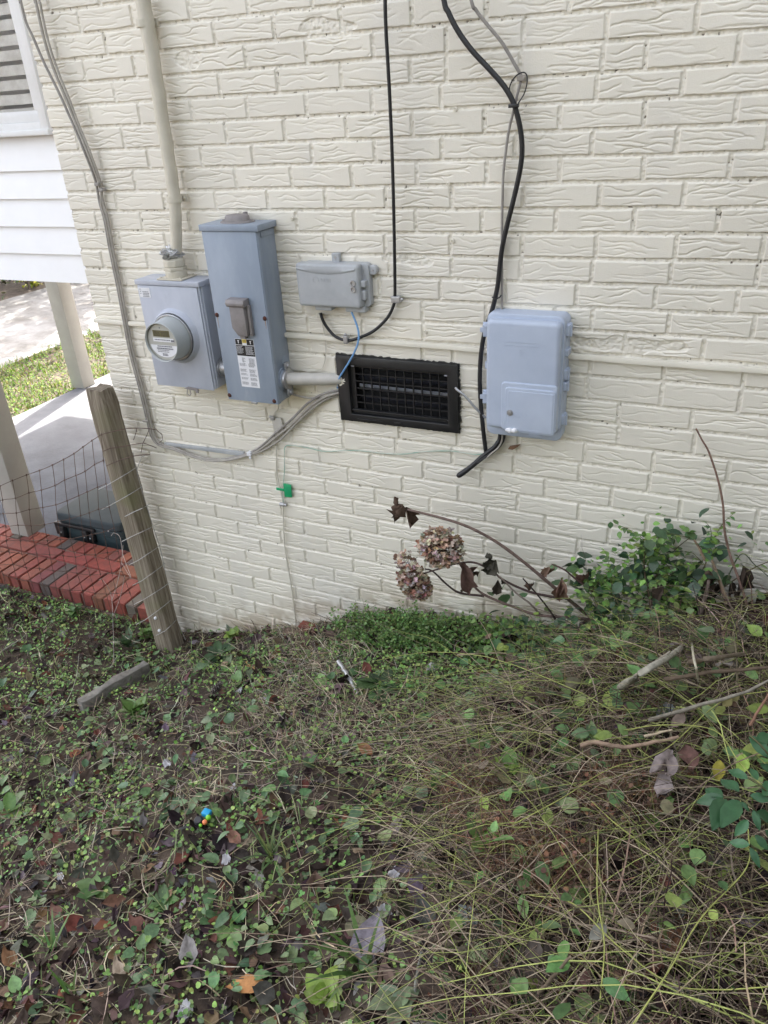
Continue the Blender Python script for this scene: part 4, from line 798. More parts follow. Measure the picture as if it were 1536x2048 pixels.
# ------------------------------------------------------------------ wire fence with its leaning post
def wood(name, c1, c2, c3):
    m = bpy.data.materials.new(name); t, b = nodes_of(m); N = t.nodes; L = t.links; b.inputs['Roughness'].default_value = .85; b.inputs['Specular IOR Level'].default_value = .2
    tc = N.new('ShaderNodeTexCoord'); mp = N.new('ShaderNodeMapping'); mp.inputs['Scale'].default_value = (55, 55, 1.6); L.new(tc.outputs['Object'], mp.inputs[0])
    n = N.new('ShaderNodeTexNoise'); n.inputs['Scale'].default_value = 2.2; n.inputs['Detail'].default_value = 8; n.inputs['Distortion'].default_value = .6; L.new(mp.outputs[0], n.inputs[0])
    r = N.new('ShaderNodeValToRGB'); e = r.color_ramp.elements; e[0].position = .33; e[0].color = col(c1); e[1].position = .68; e[1].color = col(c2); x = r.color_ramp.elements.new(.5); x.color = col([(p + q) / 2 for p, q in zip(c1, c2)]); L.new(n.outputs[0], r.inputs[0])
    n2 = N.new('ShaderNodeTexNoise'); n2.inputs['Scale'].default_value = 5; n2.inputs['Detail'].default_value = 6; L.new(tc.outputs['Object'], n2.inputs[0]); r2 = N.new('ShaderNodeValToRGB'); r2.color_ramp.elements[0].position = .5; r2.color_ramp.elements[1].position = .68; r2.color_ramp.elements[1].color = (.75, .75, .75, 1); L.new(n2.outputs[0], r2.inputs[0])
    mx = N.new('ShaderNodeMixRGB'); L.new(r2.outputs[0], mx.inputs[0]); L.new(r.outputs[0], mx.inputs[1]); mx.inputs[2].default_value = col(c3); L.new(mx.outputs[0], b.inputs['Base Color'])
    bp = N.new('ShaderNodeBump'); bp.inputs['Strength'].default_value = .9; bp.inputs['Distance'].default_value = .004; L.new(n.outputs[0], bp.inputs['Height']); L.new(bp.outputs[0], b.inputs['Normal'])
    return m
M['post_wood'] = wood('weathered_post', (0.135, 0.108, 0.080), (0.32, 0.275, 0.21), (0.19, 0.18, 0.10))
M['old_wood'] = wood('old_board', (0.12, 0.105, 0.09), (0.28, 0.255, 0.225), (0.10, 0.10, 0.07))
M['rusty_wire'] = material('rusty_wire', (0.085, 0.045, 0.033), (0.12, 0.075, 0.06), rough=0.7, metal=0.2, scale=30)
M['bright_wire'] = material('galvanised_wire', (0.46, 0.46, 0.45), (0.34, 0.32, 0.30), rough=0.45, metal=0.5, scale=14)
fence = empty('wire_fence', (0.08, -0.11, -2.0), 'rusty wire mesh fence ending at a leaning weathered wooden post', 'fence')
Bf = [Vector((0.029, -.137, -2.06)), Vector((0.134, -.147, -2.06)), Vector((0.147, -.073, -2.06))]; Bf.append(Bf[0] + Bf[2] - Bf[1] + Vector((0, .01, 0)))
Tf = [W(170, 787, .137), W(199, 792, .147), W(233, 783, .073)]; zt = Tf[1].z + .004
Tf = [Vector((p.x, p.y, zt)) for p in Tf]; Tf.append(Tf[0] + Tf[2] - Tf[1] + Vector((0, .008, 0)))
mb = MB(); nl = 24; vs = []; fs = []; k8 = []
for i in range(nl + 1):
    t = i / nl; q = [Bf[j].lerp(Tf[j], t) for j in range(4)]
    if i == nl: c = sum(q, Vector()) / 4; q = [p.lerp(c, .10) + Vector((0, 0, .010)) for p in q]
    ring = []
    for j in range(4):
        a, b, c = q[j - 1], q[j], q[(j + 1) % 4]
        ring += [b.lerp(a, .06), b.lerp(c, .06), b.lerp(c, .36), b.lerp(c, .68)]
    for w_, p in enumerate(ring):
        o = .0012 * math.sin(i * 1.9 + w_ * 2.3) + .0012 * math.sin(i * .7 + w_)
        vs.append((p.x + o, p.y + o * .6, p.z + (.004 * math.sin(w_ * 2.1) if i == nl else 0)))
m = 16
for i in range(nl):
    for j in range(m): fs.append((i * m + j, i * m + (j + 1) % m, (i + 1) * m + (j + 1) % m, (i + 1) * m + j))
fs += [tuple(range(m)), tuple(nl * m + j for j in range(m))]; mb.add(vs, fs); mb.build('fence_post', M['post_wood'], fence)
mb = MB(); p = W(223, 777, .08); mb.prism([(Tf[2].x - .022, -.088, zt + .003), (Tf[2].x - .006, -.08, zt - .002), (Tf[2].x - .012, -.083, zt - .018), (Tf[2].x - .022, -.0895, zt - .012)], (0, -.003, 0)); mb.build('paint_fleck', M['label_white'], fence)
for px, py in ((311, 1236), (319, 1261)):
    q = W(px, py, .146); mb = MB(); mb.lathe(q + Vector((0, .004, 0)), (0, -1, 0), [(0, .007), (.008, .007), (.011, .004)], 10); mb.build('staple', M['label_white'], fence)
fd = Vector((-.80, -.60, 0)).normalized(); F0 = Vector((0.06, -.165, 0)); fn = Vector((fd.y, -fd.x, 0))
def onf(px, py, off=0.0):
    r = ray(px, py); n = np.array(fn); F = np.array(F0 + fn * off); t = ((F - CC) @ n) / (r @ n); return Vector(CC + r * t)
TOPS = [(-26, 985), (0, 972), (25, 961), (53, 950), (79, 941), (105, 930), (127, 919), (148, 907), (166, 894), (184, 881), (203, 869)]
BOTS = [(30, 1215), (60, 1228), (88, 1242), (115, 1254), (142, 1266), (168, 1276), (194, 1286), (220, 1294), (247, 1302), (274, 1308), (302, 1312)]
NR = 11; r3 = random.Random(9); nodes = []
for c, (t, b) in enumerate(zip(TOPS, BOTS)):
    colm = []
    for r in range(NR):
        f = r / (NR - 1); f2 = f ** 0.93
        bow = -0.20 * (b[0] - t[0]) * math.sin(math.pi * f) * (1 - .0 * f)
        x = t[0] + (b[0] - t[0]) * f2 + bow + r3.uniform(-2.2, 2.2) * (r > 0); y = t[1] + (b[1] - t[1]) * f2 + r3.uniform(-2.5, 2.5) * (r > 0)
        colm.append(onf(x, y, r3.uniform(-.004, .004)))
    nodes.append(colm)
mb = MB()
for colm in nodes: mb.tube(spline(colm, 2), .0011, 5)
for r in range(NR): mb.tube(spline([c[r] for c in nodes], 3), .0013, 5)
for c in nodes:
    for p in c: mb.tube([p - Vector((0, 0, .004)), p + Vector((0, 0, .004))], .0024, 5)
tail = [(203, 869), (234, 861), (255, 857), (273, 856), (296, 857), (313, 860), (324, 869)]
mb.tube([W(x, y, .175 - .012 * i) for i, (x, y) in enumerate(tail)], .0017, 5)
mb.tube([W(x, y, .12) for x, y in ((299, 857), (293, 872), (286, 886), (282, 905))], .0013, 5); mb.tube([W(x, y, .12) for x, y in ((274, 857), (271, 868), (267, 880))], .0013, 5)
mb.tube([W(x, y, .10) for x, y in ((324, 869), (325, 880), (318, 886))], .0013, 5)
mb.tube([W(x, y, .165 - .01 * i) for i, (x, y) in enumerate([(205, 903), (220, 897), (245, 893), (268, 889), (287, 886), (306, 893), (313, 896)])], .0016, 5)
mb.tube([W(x, y, .165 - .01 * i) for i, (x, y) in enumerate([(212, 932), (238, 921), (262, 913), (280, 910), (300, 909)])], .0016, 5)
mb.build('wire_mesh', M['rusty_wire'], fence)
mb = MB(); ED = [(266, 905), (272, 936), (281, 972), (290, 1004), (300, 1034), (309, 1064), (318, 1092), (327, 1122), (334, 1160), (342, 1198), (350, 1232), (362, 1262), (372, 1280)]
mb.tube(spline([W(x + r3.uniform(-1, 1), y, .082 - .001 * i) for i, (x, y) in enumerate(ED)], 3), .0018, 5)
mb.tube([W(293, 908, .03), W(283, 915, .05), (W(275, 935, .075)), W(272, 950, .08)], .0016, 5)
for k, ((x, y), (x2, y2)) in enumerate((((301, 1007), (268, 1024)), ((314, 1048), (262, 1074)), ((322, 1089), (276, 1121)), ((331, 1126), (283, 1162)), ((338, 1166), (286, 1200)), ((342, 1200), (290, 1240)), ((352, 1240), (330, 1262)), ((284, 973), (222, 1010)), ((272, 935), (215, 970)))):
    mb.tube([W(x, y, .086), W(x + (x2 - x) * .25, y + (y2 - y) * .25 + 1, .128), W((x + x2) / 2, (y + y2) / 2 + 1, .160), W(x2, y2, .163), W(x2 - 18, y2 + 9, .160)], .0016, 5)
mb.build('end_wires', M['bright_wire'], fence)

# ------------------------------------------------------------------ foliage machinery
def leaf_tpl(kind, seed=0):
    """unit leaf: grows along +Y from the origin, length 1, normal +Z"""
    r = np.random.default_rng(seed)
    if kind == 'blade':
        n = 5; y = np.linspace(0, 1, n); w = np.array([.02, .03, .027, .017, .002]); z = .22 * y - .38 * y ** 2 * r.uniform(.3, 1.2); x = .08 * r.normal() * y ** 2
        V = np.concatenate([np.stack([x - w, y, z], 1), np.stack([x + w, y, z], 1)]); F = np.array([[i, i + n, i + n + 1, i + 1] for i in range(n - 1)]); return V, F
    if kind == 'straw':
        n = 4; y = np.linspace(0, 1, n); w = np.array([.008, .010, .009, .005]); ph = r.uniform(0, 6); x = .10 * np.sin(y * r.uniform(1, 4) + ph); x = x - x[0]; z = .06 * np.sin(y * r.uniform(2, 5) + ph * 2) + .03
        V = np.concatenate([np.stack([x - w, y, z], 1), np.stack([x + w, y, z + .006], 1)]); F = np.array([[i, i + n, i + n + 1, i + 1] for i in range(n - 1)]); return V, F
    if kind == 'round':
        k = 7; a = np.linspace(0, 2 * np.pi, k, endpoint=False); V = np.stack([.46 * np.sin(a), .5 - .5 * np.cos(a), .10 * np.cos(2 * a)], 1); V = np.concatenate([[[0, .5, -.06]], V])
        return V, np.array([[0, 1 + i, 1 + (i + 1) % k] for i in range(k)])
    if kind == 'clover':
        Vs = []; Fs = []
        for t in range(3):
            V, F = leaf_tpl('round'); V = V * .55; a = t * 2.094; c, s = math.cos(a), math.sin(a); R = np.array([[c, -s, 0], [s, c, 0], [0, 0, 1]]); V = V @ R.T; V[:, 2] += .12 * np.hypot(V[:, 0], V[:, 1]); Fs.append(F + len(Vs) * 8); Vs.append(V)
        return np.concatenate(Vs), np.concatenate(Fs)
    prof = {'ovate': ([0, .10, .30, .52, .75, .92, 1], [0.012, .17, .30, .31, .20, .07, .004]), 'lance': ([0, .12, .32, .55, .78, .93, 1], [.01, .09, .155, .16, .095, .035, .003]),
            'heart': ([-.12, -.02, .18, .42, .68, .88, 1], [.16, .36, .47, .46, .31, .13, .01]), 'dead': ([0, .10, .30, .52, .75, .92, 1], [0.012, .15, .27, .28, .19, .07, .004]), 'wither': ([0, .10, .28, .45, .62, .80, 1], [0.02, .14, .26, .20, .24, .12, .004]), 'oblong': ([0, .12, .32, .55, .78, .93, 1], [.03, .10, .18, .22, .20, .10, .01])}[kind]
    y = np.array(prof[0]); w = np.array(prof[1]) * r.uniform(.85, 1.12); n = len(y)
    cup = {'ovate': .16, 'lance': .22, 'heart': .26, 'dead': .42, 'wither': 1.5, 'oblong': .2}[kind] * r.uniform(.5, 1.6) * (1 if kind not in ('dead', 'wither') else r.choice([-1, 1]))
    bend = r.uniform(-.28, -.04) if kind not in ('dead', 'wither') else r.uniform(-.5, .5); wav = .03 if kind not in ('dead', 'wither') else .12
    xs = np.array([-1, -.52, 0, .52, 1.0]); V = np.zeros((n, 5, 3))
    for j, q in enumerate(xs):
        V[:, j, 0] = w * q * (1 if kind not in ('dead', 'wither') else (1 + r.normal(0, .26, n))); V[:, j, 1] = y + (0 if kind != 'heart' else np.where(y < .05, -.04 + .16 * (1 - abs(abs(q) - .52) * 2) * 0 + (.14 if abs(q) < .1 else 0), 0)); V[:, j, 2] = cup * w * abs(q) ** 1.4 + bend * y ** 2 + wav * r.normal(0, .6, n) * abs(q) - (.012 if q == 0 else 0)
    ii = np.arange(n * 5).reshape(n, 5); F = np.stack([ii[:-1, :-1], ii[:-1, 1:], ii[1:, 1:], ii[1:, :-1]], -1).reshape(-1, 4); return V.reshape(-1, 3), F
TPL = {}
def tpls(kind, n=5):
    if kind not in TPL: TPL[kind] = [leaf_tpl(kind, 50 + i) for i in range(n)]
    return TPL[kind]
class Fol:
    """collects many leaf-sized faces into one mesh with a colour per leaf"""
    def __init__(s): s.v = []; s.f3 = []; s.f4 = []; s.c = []; s.n = 0
    def raw(s, V, F, c):
        F = np.asarray(F); (s.f3 if F.shape[1] == 3 else s.f4).append(F + s.n); s.v.append(np.asarray(V)); c = np.asarray(c, float); s.c.append(np.tile(c, (len(V), 1)) if c.ndim == 1 else c); s.n += len(V)
    def leaves(s, kind, P, yaw, pitch, roll, size, tint, width=1.0):
        P = np.asarray(P, float).reshape(-1, 3); n = len(P)
        if n == 0: return
        B = lambda a: np.broadcast_to(np.asarray(a, float), (n,))
        yaw, pitch, roll, size, width = map(B, (yaw, pitch, roll, size, width)); tint = np.broadcast_to(np.asarray(tint, float), (n, 3)); T = tpls(kind); pick = rng.integers(0, len(T), n)
        for k, (V, F) in enumerate(T):
            m = np.where(pick == k)[0]
            if not len(m): continue
            v = np.repeat(V[None], len(m), 0) * size[m][:, None, None]; v[:, :, 0] *= width[m][:, None]
            cr, sr = np.cos(roll[m])[:, None], np.sin(roll[m])[:, None]; x = v[..., 0] * cr + v[..., 2] * sr; z = -v[..., 0] * sr + v[..., 2] * cr
            cp, sp = np.cos(pitch[m])[:, None], np.sin(pitch[m])[:, None]; y = v[..., 1] * cp - z * sp; z = v[..., 1] * sp + z * cp
            cy, sy = np.cos(yaw[m])[:, None], np.sin(yaw[m])[:, None]; X = x * cy - y * sy; Y = x * sy + y * cy
            W_ = np.stack([X, Y, z], -1) + P[m][:, None, :]; k0 = len(V); FF = (F[None] + (np.arange(len(m)) * k0)[:, None, None]).reshape(-1, F.shape[1])
            s.raw(W_.reshape(-1, 3), FF, np.repeat(tint[m], k0, 0))
    def strand(s, pts, r, c, n=3):
        pts = np.array([tuple(p) for p in pts]); k = len(pts); d = np.gradient(pts, axis=0); d /= np.linalg.norm(d, axis=1, keepdims=True) + 1e-9
        up = np.array([.3, -.5, .81]); a = np.cross(d, up); a /= np.linalg.norm(a, axis=1, keepdims=True) + 1e-9; b = np.cross(a, d); rs = np.broadcast_to(np.asarray(r, float), (k,))
        V = np.stack([pts + (a * math.cos(2 * math.pi * j / n) + b * math.sin(2 * math.pi * j / n)) * rs[:, None] for j in range(n)], 1); ii = np.arange(k * n).reshape(k, n)
        F = np.stack([ii[:-1], np.roll(ii, -1, 1)[:-1], np.roll(ii, -1, 1)[1:], ii[1:]], -1).reshape(-1, 4); s.raw(V.reshape(-1, 3), F, c)
    def build(s, name, mat, parent=None, smooth=True):
        F = [np.concatenate(f) for f in (s.f3, s.f4) if f]
        return mesh_np(name, np.concatenate(s.v), F, mat, parent, tint=np.concatenate(s.c), smooth=smooth)
def tints(n, base, var=.25, hue=.10):
    b = np.array(base, float)
    if b.ndim == 2: b = b[rng.integers(0, len(b), n)]
    return np.clip(b * np.exp(rng.normal(0, var, (n, 1))) * np.exp(rng.normal(0, hue, (n, 3))), .003, .9)
M['leafy'] = material('leaf', (1.0, 1.0, 0.98), (1.36, 1.36, 1.3), rough=0.40, scale=70, detail=4, tint='tint', trans=0.22, spec=0.5)
M['leafy_spot'] = material('spotted_leaf', (0.95, 0.95, 0.95), (1.5, 1.5, 1.42), rough=0.42, scale=90, detail=5, tint='tint', trans=0.2, spec=0.3, spots=(120, 0.60, (2.2, 1.9, 1.6)))
M['dry'] = material('dry_plant', (0.72, 0.72, 0.72), (1.2, 1.2, 1.2), rough=0.85, scale=55, detail=6, tint='tint', trans=0.08, spec=0.15)

M['lawn'] = material('lawn_leaf', (1.0, 1.0, .98), (1.4, 1.4, 1.3), rough=.7, scale=40, tint='tint', trans=.2, spec=.1)
# ------------------------------------------------------------------ background beyond the patio
def ptsG(n, x0, x1, y0, y1): 
    x = rng.uniform(x0, x1, n); y = rng.uniform(y0, y1, n); return np.stack([x, y, gz(x, y)], 1)
lw = Fol(); P = ptsG(9000, -4.62, -3.2, .8, 6.5); k = len(P); keep = (vnoise(P[:, 0] * 3, P[:, 1] * 3, 41) > -.55) & ~((P[:, 0] > -3.22)); P = P[keep]; k = len(P)
lw.leaves('blade', P, rng.uniform(0, 6.28, k), rng.uniform(.5, 1.3, k), 0, rng.uniform(.03, .075, k), tints(k, [[.075, .135, .014], [.10, .155, .020], [.045, .085, .014], [.13, .13, .035]], .2), 2.0)
P = ptsG(16000, -4.55, -3.2, .8, 6.5); k = len(P); P[:, 2] += rng.uniform(0, .025, k); lw.leaves('round', P, rng.uniform(0, 6.28, k), rng.uniform(-.4, .6, k), rng.uniform(-.4, .4, k), rng.uniform(.010, .024, k), tints(k, [[.06, .12, .018], [.09, .15, .022], [.035, .07, .015], [.10, .09, .035]], .22))
tag(lw.build('lawn', M['lawn']), kind='stuff')
def crown_tree(name, label, cat, base, rad_, zc, nleaf, lsize, cols, trunk=.05, group=None, flat=.8, seed=0, mat='leafy', clumps=16):
    t = empty(name, base, label, cat, group); r = np.random.default_rng(seed); bx, by, bz = base; f = Fol()
    C = r.normal(0, .5, (clumps, 3)) * np.array([rad_, rad_, rad_ * flat]); C[:, 2] = np.clip(C[:, 2], -rad_ * flat * .9, rad_ * flat)
    ci = r.integers(0, clumps, nleaf); P = C[ci] + r.normal(0, .20 * rad_, (nleaf, 3)); P[:, 2] = np.maximum(P[:, 2] + zc, .04); P = P + np.array(base)
    tone = np.exp(r.normal(0, .28, clumps))[ci][:, None]
    f.leaves('ovate', P, r.uniform(0, 6.28, nleaf), r.uniform(-1.2, .6, nleaf), r.uniform(-.6, .6, nleaf), lsize * r.uniform(.6, 1.3, nleaf), np.clip(tints(nleaf, cols, .25) * tone, .004, .6)); f.build('crown', M[mat], t)
    mb = MB(); mb.tube([(bx, by, bz - .05), (bx + .03, by, bz + zc * .5), (bx, by + .04, bz + zc)], [trunk, trunk * .8, trunk * .45], 8)
    for c in C[: min(9, clumps)]: mb.tube([(bx, by, bz + zc * .45), (bx + c[0] * .5, by + c[1] * .5, bz + zc * .75 + c[2] * .4), (bx + c[0], by + c[1], bz + max(.05, zc + c[2]))], [trunk * .5, trunk * .3, trunk * .1], 6)
    mb.build('trunk', M['bark'], t); return t
M['bark'] = material('bark', (0.085, 0.065, 0.05), (0.13, 0.105, 0.085), rough=.9, scale=25, bump=.6)
DG = [[.020, .036, .014], [.032, .052, .018], [.045, .040, .020], [.055, .075, .02]]
for i, (x, y, r_, zc) in enumerate(((-8.3, 3.6, .9, .75), (-8.7, 5.6, 1.1, .85), (-8.1, 7.4, 1.0, .8), (-8.9, 9.2, 1.3, 1.1))):
    crown_tree('hedge_shrub', ['dark hedge shrub beyond the driveway at the very left edge', 'dark leafy hedge shrub beyond the driveway left of the far patio post', 'dark hedge shrub beyond the driveway right behind the far patio post', 'tallest dark hedge shrub at the far end of the driveway'][i], 'shrub', (x, y, -2.06), r_, zc, 2600, .085, DG, .05, 'hedge shrubs beyond the driveway', seed=60 + i)
crown_tree('yellow_shrub', 'small bright yellow green shrub at the far edge of the driveway', 'shrub', (-7.45, 6.1, -2.06), .22, .16, 420, .05, [[.22, .26, .03], [.28, .26, .04]], .015, seed=70, clumps=7)
crown_tree('purple_shrub', 'sparse dark purple leaved shrub beside the brick corner', 'shrub', (-3.95, 4.75, -2.06), .34, .55, 520, .055, [[.045, .018, .022], [.07, .025, .026], [.03, .02, .026], [.16, .04, .03]], .012, seed=74, clumps=14, flat=1.1)
for i, (x, y, r_, zc) in enumerate(((-7.6, 10.4, 1.9, 3.6), (-5.2, 10.6, 1.5, 3.2), (-10.5, 8.8, 2.0, 3.9), (-7.1, 8.6, 1.3, 3.5), (-6.0, 6.9, .9, 3.3))):
    crown_tree('shade_tree', ['broad shade tree behind the hedge past the driveway', 'smaller shade tree at the back of the lawn', 'leftmost tall shade tree behind the hedge', 'slim shade tree beside the driveway', 'smallest shade tree at the driveway edge'][i], 'tree', (x, y, -2.06), r_, zc, (1300, 1100, 1300, 420, 240)[i], .16, DG, .14, 'shade trees behind the driveway', seed=80 + i, clumps=20)

# unseen trees added behind and right of the viewer to screen the low sky
for i, (x, y, r_, zc) in enumerate(((8.2, -1.6, 2.0, 2.8), (0.6, -8.2, 2.3, 3.0), (4.0, -6.8, 2.3, 3.1), (6.8, -5.2, 2.3, 3.2), (8.4, -3.3, 2.3, 3.3))):
    crown_tree('yard_tree', ['bushy tree nearest the house wall at the right of the yard', 'bushy tree at the left end of the row behind the viewer', 'bushy tree second from the left in the row behind the viewer', 'bushy tree in the middle of the row behind the viewer', 'bushy tree fourth along the row behind the viewer'][i], 'tree', (x, y, float(gz(x, y))), r_, zc, 1500, .34, DG, .14, 'trees across the yard', seed=90 + i, clumps=24, flat=1.1)

# ------------------------------------------------------------------ ground cover in front of the wall
def proj(P):
    q = (np.asarray(P) - CC) @ CR.T; w = np.where(q[:, 2] > .05, q[:, 2], .05); return 768 + CF * q[:, 0] / w, 1024 + CF * q[:, 1] / w
def blobs(px, py, L):
    s = np.zeros_like(px)
    for x, y, rx, ry, a in L: s += a * np.exp(-(((px - x) / rx) ** 2 + ((py - y) / ry) ** 2))
    return s
def scat(n, dens=None, up=0.0):
    x = rng.uniform(-1.9, 3.5, n); y = rng.uniform(-2.25, -0.008, n); P = np.stack([x, y, gz(x, y)], 1); px, py = proj(P)
    k = (px > -1300) & (px < 2500) & (py < 3600) & (py > 900); k &= ~((x > 0.02) & (x < .16) & (y > -.15) & (y < -.07))
    if dens is not None: k &= rng.random(n) < dens(px, py, x, y)
    return P[k]
def inpoly(px, py, poly):
    r = np.zeros(px.shape, bool); j = len(poly) - 1
    for i in range(len(poly)):
        xi, yi = poly[i]; xj, yj = poly[j]; r ^= ((yi > py) != (yj > py)) & (px < (xj - xi) * (py - yi) / (yj - yi + 1e-9) + xi); j = i
    return r
MOUND = [(860, 1560), (930, 1500), (1010, 1450), (1130, 1380), (1290, 1330), (1420, 1290), (1720, 1260), (2700, 1200), (2700, 3700), (860, 3700), (900, 1950), (880, 1760)]
def mound(px, py): return inpoly(px, py, MOUND)
# a low rise of rotting stems carries the tangle
R_ = lambda *a: rng.uniform(*a)
lit = Fol()
P = scat(17000, lambda px, py, x, y: np.clip(.16 + .5 * np.clip((py - 1430) / 400, 0, 1) + .25 * (vnoise(x * 5, y * 5, 51) > .1) + .35 * mound(px, py) + .3 * (py < 1330) * (px > 380) * (px < 700), 0, 1)); n = len(P)
P[:, 2] += R_(0, .018, n) + mound(*proj(P)) * R_(0, .05, n)
lit.leaves('dead', P, R_(0, 6.28, n), rng.normal(.05, .28, n), rng.normal(0, .4, n), R_(.022, .062, n), tints(n, [[.036, .025, .022], [.050, .035, .030], [.085, .058, .047], [.046, .034, .036], [.16, .108, .08], [.13, .06, .04], [.17, .15, .145], [.028, .020, .018]], .3), R_(.7, 1.2, n))
tag(lit.build('leaf_litter', M['dry']), kind='stuff')
st = Fol()
P = scat(120000, lambda px, py, x, y: np.clip(.07 + .45 * np.clip(vnoise(x * 3.2, y * 3.2, 53), 0, 1) + .18 * vnoise(x * 9, y * 9, 54) + blobs(px, py, [(690, 1320, 130, 110, .7), (620, 1450, 130, 120, .5), (600, 1270, 120, 40, .7), (350, 1480, 200, 60, .25), (250, 1900, 260, 160, .2)]) - blobs(px, py, [(850, 1290, 130, 80, .25)]), .05, 1)); n = len(P); P[:, 2] += R_(0, .022, n)
st.leaves('straw', P, R_(0, 6.28, n), rng.normal(.08, .30, n), 0, R_(.025, .095, n), tints(n, [[.42, .345, .245], [.26, .205, .145], [.52, .44, .33], [.14, .105, .078], [.33, .285, .23], [.22, .22, .12], [.075, .057, .045]], .25, .06), R_(.8, 1.7, n))
tag(st.build('dry_grass', M['dry']), kind='stuff')
gw = Fol()
GRN = [(830, 1265, 150, 55, .9), (870, 1345, 170, 60, .7), (130, 1230, 190, 60, .55), (250, 1330, 160, 70, .45), (480, 1330, 110, 45, .55), (950, 1440, 110, 70, .4), (1050, 1300, 140, 60, .7), (230, 1590, 120, 60, .3), (820, 1500, 120, 60, .3), (560, 1640, 140, 60, .25)]
P = scat(120000, lambda px, py, x, y: np.clip((.20 + blobs(px, py, GRN)) * np.clip(.75 + 1.1 * vnoise(x * 9, y * 9, 55) + 1.0 * vnoise(x * 3.5, y * 3.5, 56), 0, 2), 0, 1)); n = len(P); P[:, 2] += R_(.002, .032, n)
gw.leaves('round', P, R_(0, 6.28, n), rng.normal(.15, .45, n), rng.normal(0, .4, n), R_(.006, .0150, n), tints(n, [[.115, .215, .055], [.16, .28, .07], [.21, .33, .09], [.07, .135, .04], [.25, .33, .10]], .22))
P = scat(22000, lambda px, py, x, y: np.clip(.25 + .25 * vnoise(x * 7, y * 7, 57) + .35 * blobs(px, py, GRN), 0, 1)); n = len(P); P[:, 2] += R_(.006, .03, n)
gw.leaves('clover', P, R_(0, 6.28, n), rng.normal(0, .25, n), rng.normal(0, .25, n), R_(.011, .022, n), tints(n, [[.10, .18, .06], [.14, .22, .07], [.08, .14, .052]], .2))
tag(gw.build('small_weeds', M['leafy']), kind='stuff')
gs = Fol()
P = scat(42000, lambda px, py, x, y: np.clip(.14 + .3 * vnoise(x * 6, y * 6, 59) + .25 * blobs(px, py, GRN), 0, 1)); n = len(P)
gs.leaves('blade', P, R_(0, 6.28, n), R_(.35, 1.35, n), 0, R_(.02, .07, n), tints(n, [[.10, .17, .05], [.15, .21, .07], [.20, .24, .09], [.26, .24, .13]], .22), R_(.7, 1.3, n))
tag(gs.build('grass', M['leafy']), kind='stuff')
# feathery chickweed at the foot of the wall
ff = Fol()
for _ in range(120):
    px, py = rng.normal(825, 78), rng.normal(1262, 28)
    b = G(px, max(py, 1225)); b.y = min(b.y, -.015); h = R_(.04, .115)
    for k in range(5):
        tip = b + Vector((R_(-.03, .03), R_(-.03, .015), h * R_(.5, 1))); ff.strand([b, b.lerp(tip, .5) + Vector((0, 0, .01)), tip], .0007, (.10, .15, .05)); m_ = 11
        t = R_(.2, 1, m_); Q = np.array(b)[None] * (1 - t[:, None]) + np.array(tip)[None] * t[:, None] + rng.normal(0, .006, (m_, 3))
        ff.leaves('round', Q, R_(0, 6.28, m_), R_(-.3, .7, m_), R_(-.5, .5, m_), R_(.006, .012, m_), tints(m_, [[.12, .21, .06], [.16, .26, .08], [.09, .16, .052]], .18))
tag(ff.build('chickweed', M['leafy']), kind='stuff')
# violets: heart shaped leaves on short stalks
vi = Fol(); vst = []
VB = [(720, 1670, 110, 60, .8), (690, 1860, 130, 90, .9), (560, 1890, 120, 110, .55), (900, 1950, 160, 120, .8), (200, 1810, 220, 120, .35), (320, 1640, 120, 60, .5), (480, 1640, 150, 70, .35), (130, 1420, 190, 90, .3), (600, 1560, 120, 60, .2), (480, 1950, 130, 90, .4), (900, 1700, 60, 50, .4)]
P = scat(9500, lambda px, py, x, y: np.clip((.09 + .75 * blobs(px, py, VB)) * np.clip(.7 + 1.6 * vnoise(x * 6, y * 6, 58), 0, 1.8), 0, .9)); n = len(P); up_ = R_(.012, .05, n); base_ = P.copy(); P[:, 2] += up_
vi.leaves('heart', P, R_(0, 6.28, n), rng.normal(-.12, .3, n), rng.normal(0, .28, n), R_(.014, .042, n), tints(n, [[.085, .15, .070], [.115, .19, .09], [.07, .125, .062], [.16, .215, .115], [.14, .20, .085]], .18, .07), R_(.8, 1.1, n))
for p, q in zip(base_, P): vi.strand([p + rng.normal(0, .012, 3) * [1, 1, 0], (p + q) / 2 + [0, 0, .006], q], .0009, (.12, .14, .07))
tag(vi.build('violet_leaves', M['leafy_spot']), kind='stuff')

# ------------------------------------------------------------------ tangle of dead vines on the right
tg = Fol()
P = scat(60000, lambda px, py, x, y: mound(px, py) * 1.0); n = len(P)
P[:, 2] += R_(0, .10, n); tg.leaves('straw', P, R_(0, 6.28, n), rng.normal(.05, .4, n), 0, R_(.05, .16, n), tints(n, [[.15, .11, .075], [.085, .06, .045], [.24, .185, .13], [.045, .033, .027], [.11, .10, .055]], .3, .06), R_(.5, 1.1, n))  # low layer tinted dark, the heap's inner shade put into its colour
P = scat(5200, lambda px, py, x, y: mound(px, py) * 1.0); n = len(P); P[:, 2] += R_(0, .05, n); tg.leaves('dead', P, R_(0, 6.28, n), rng.normal(.2, .5, n), rng.normal(0, .6, n), R_(.02, .06, n), tints(n, [[.028, .020, .017], [.042, .029, .023], [.075, .05, .036], [.018, .014, .012]], .3))
P = scat(26000, lambda px, py, x, y: mound(px, py) * 1.0)
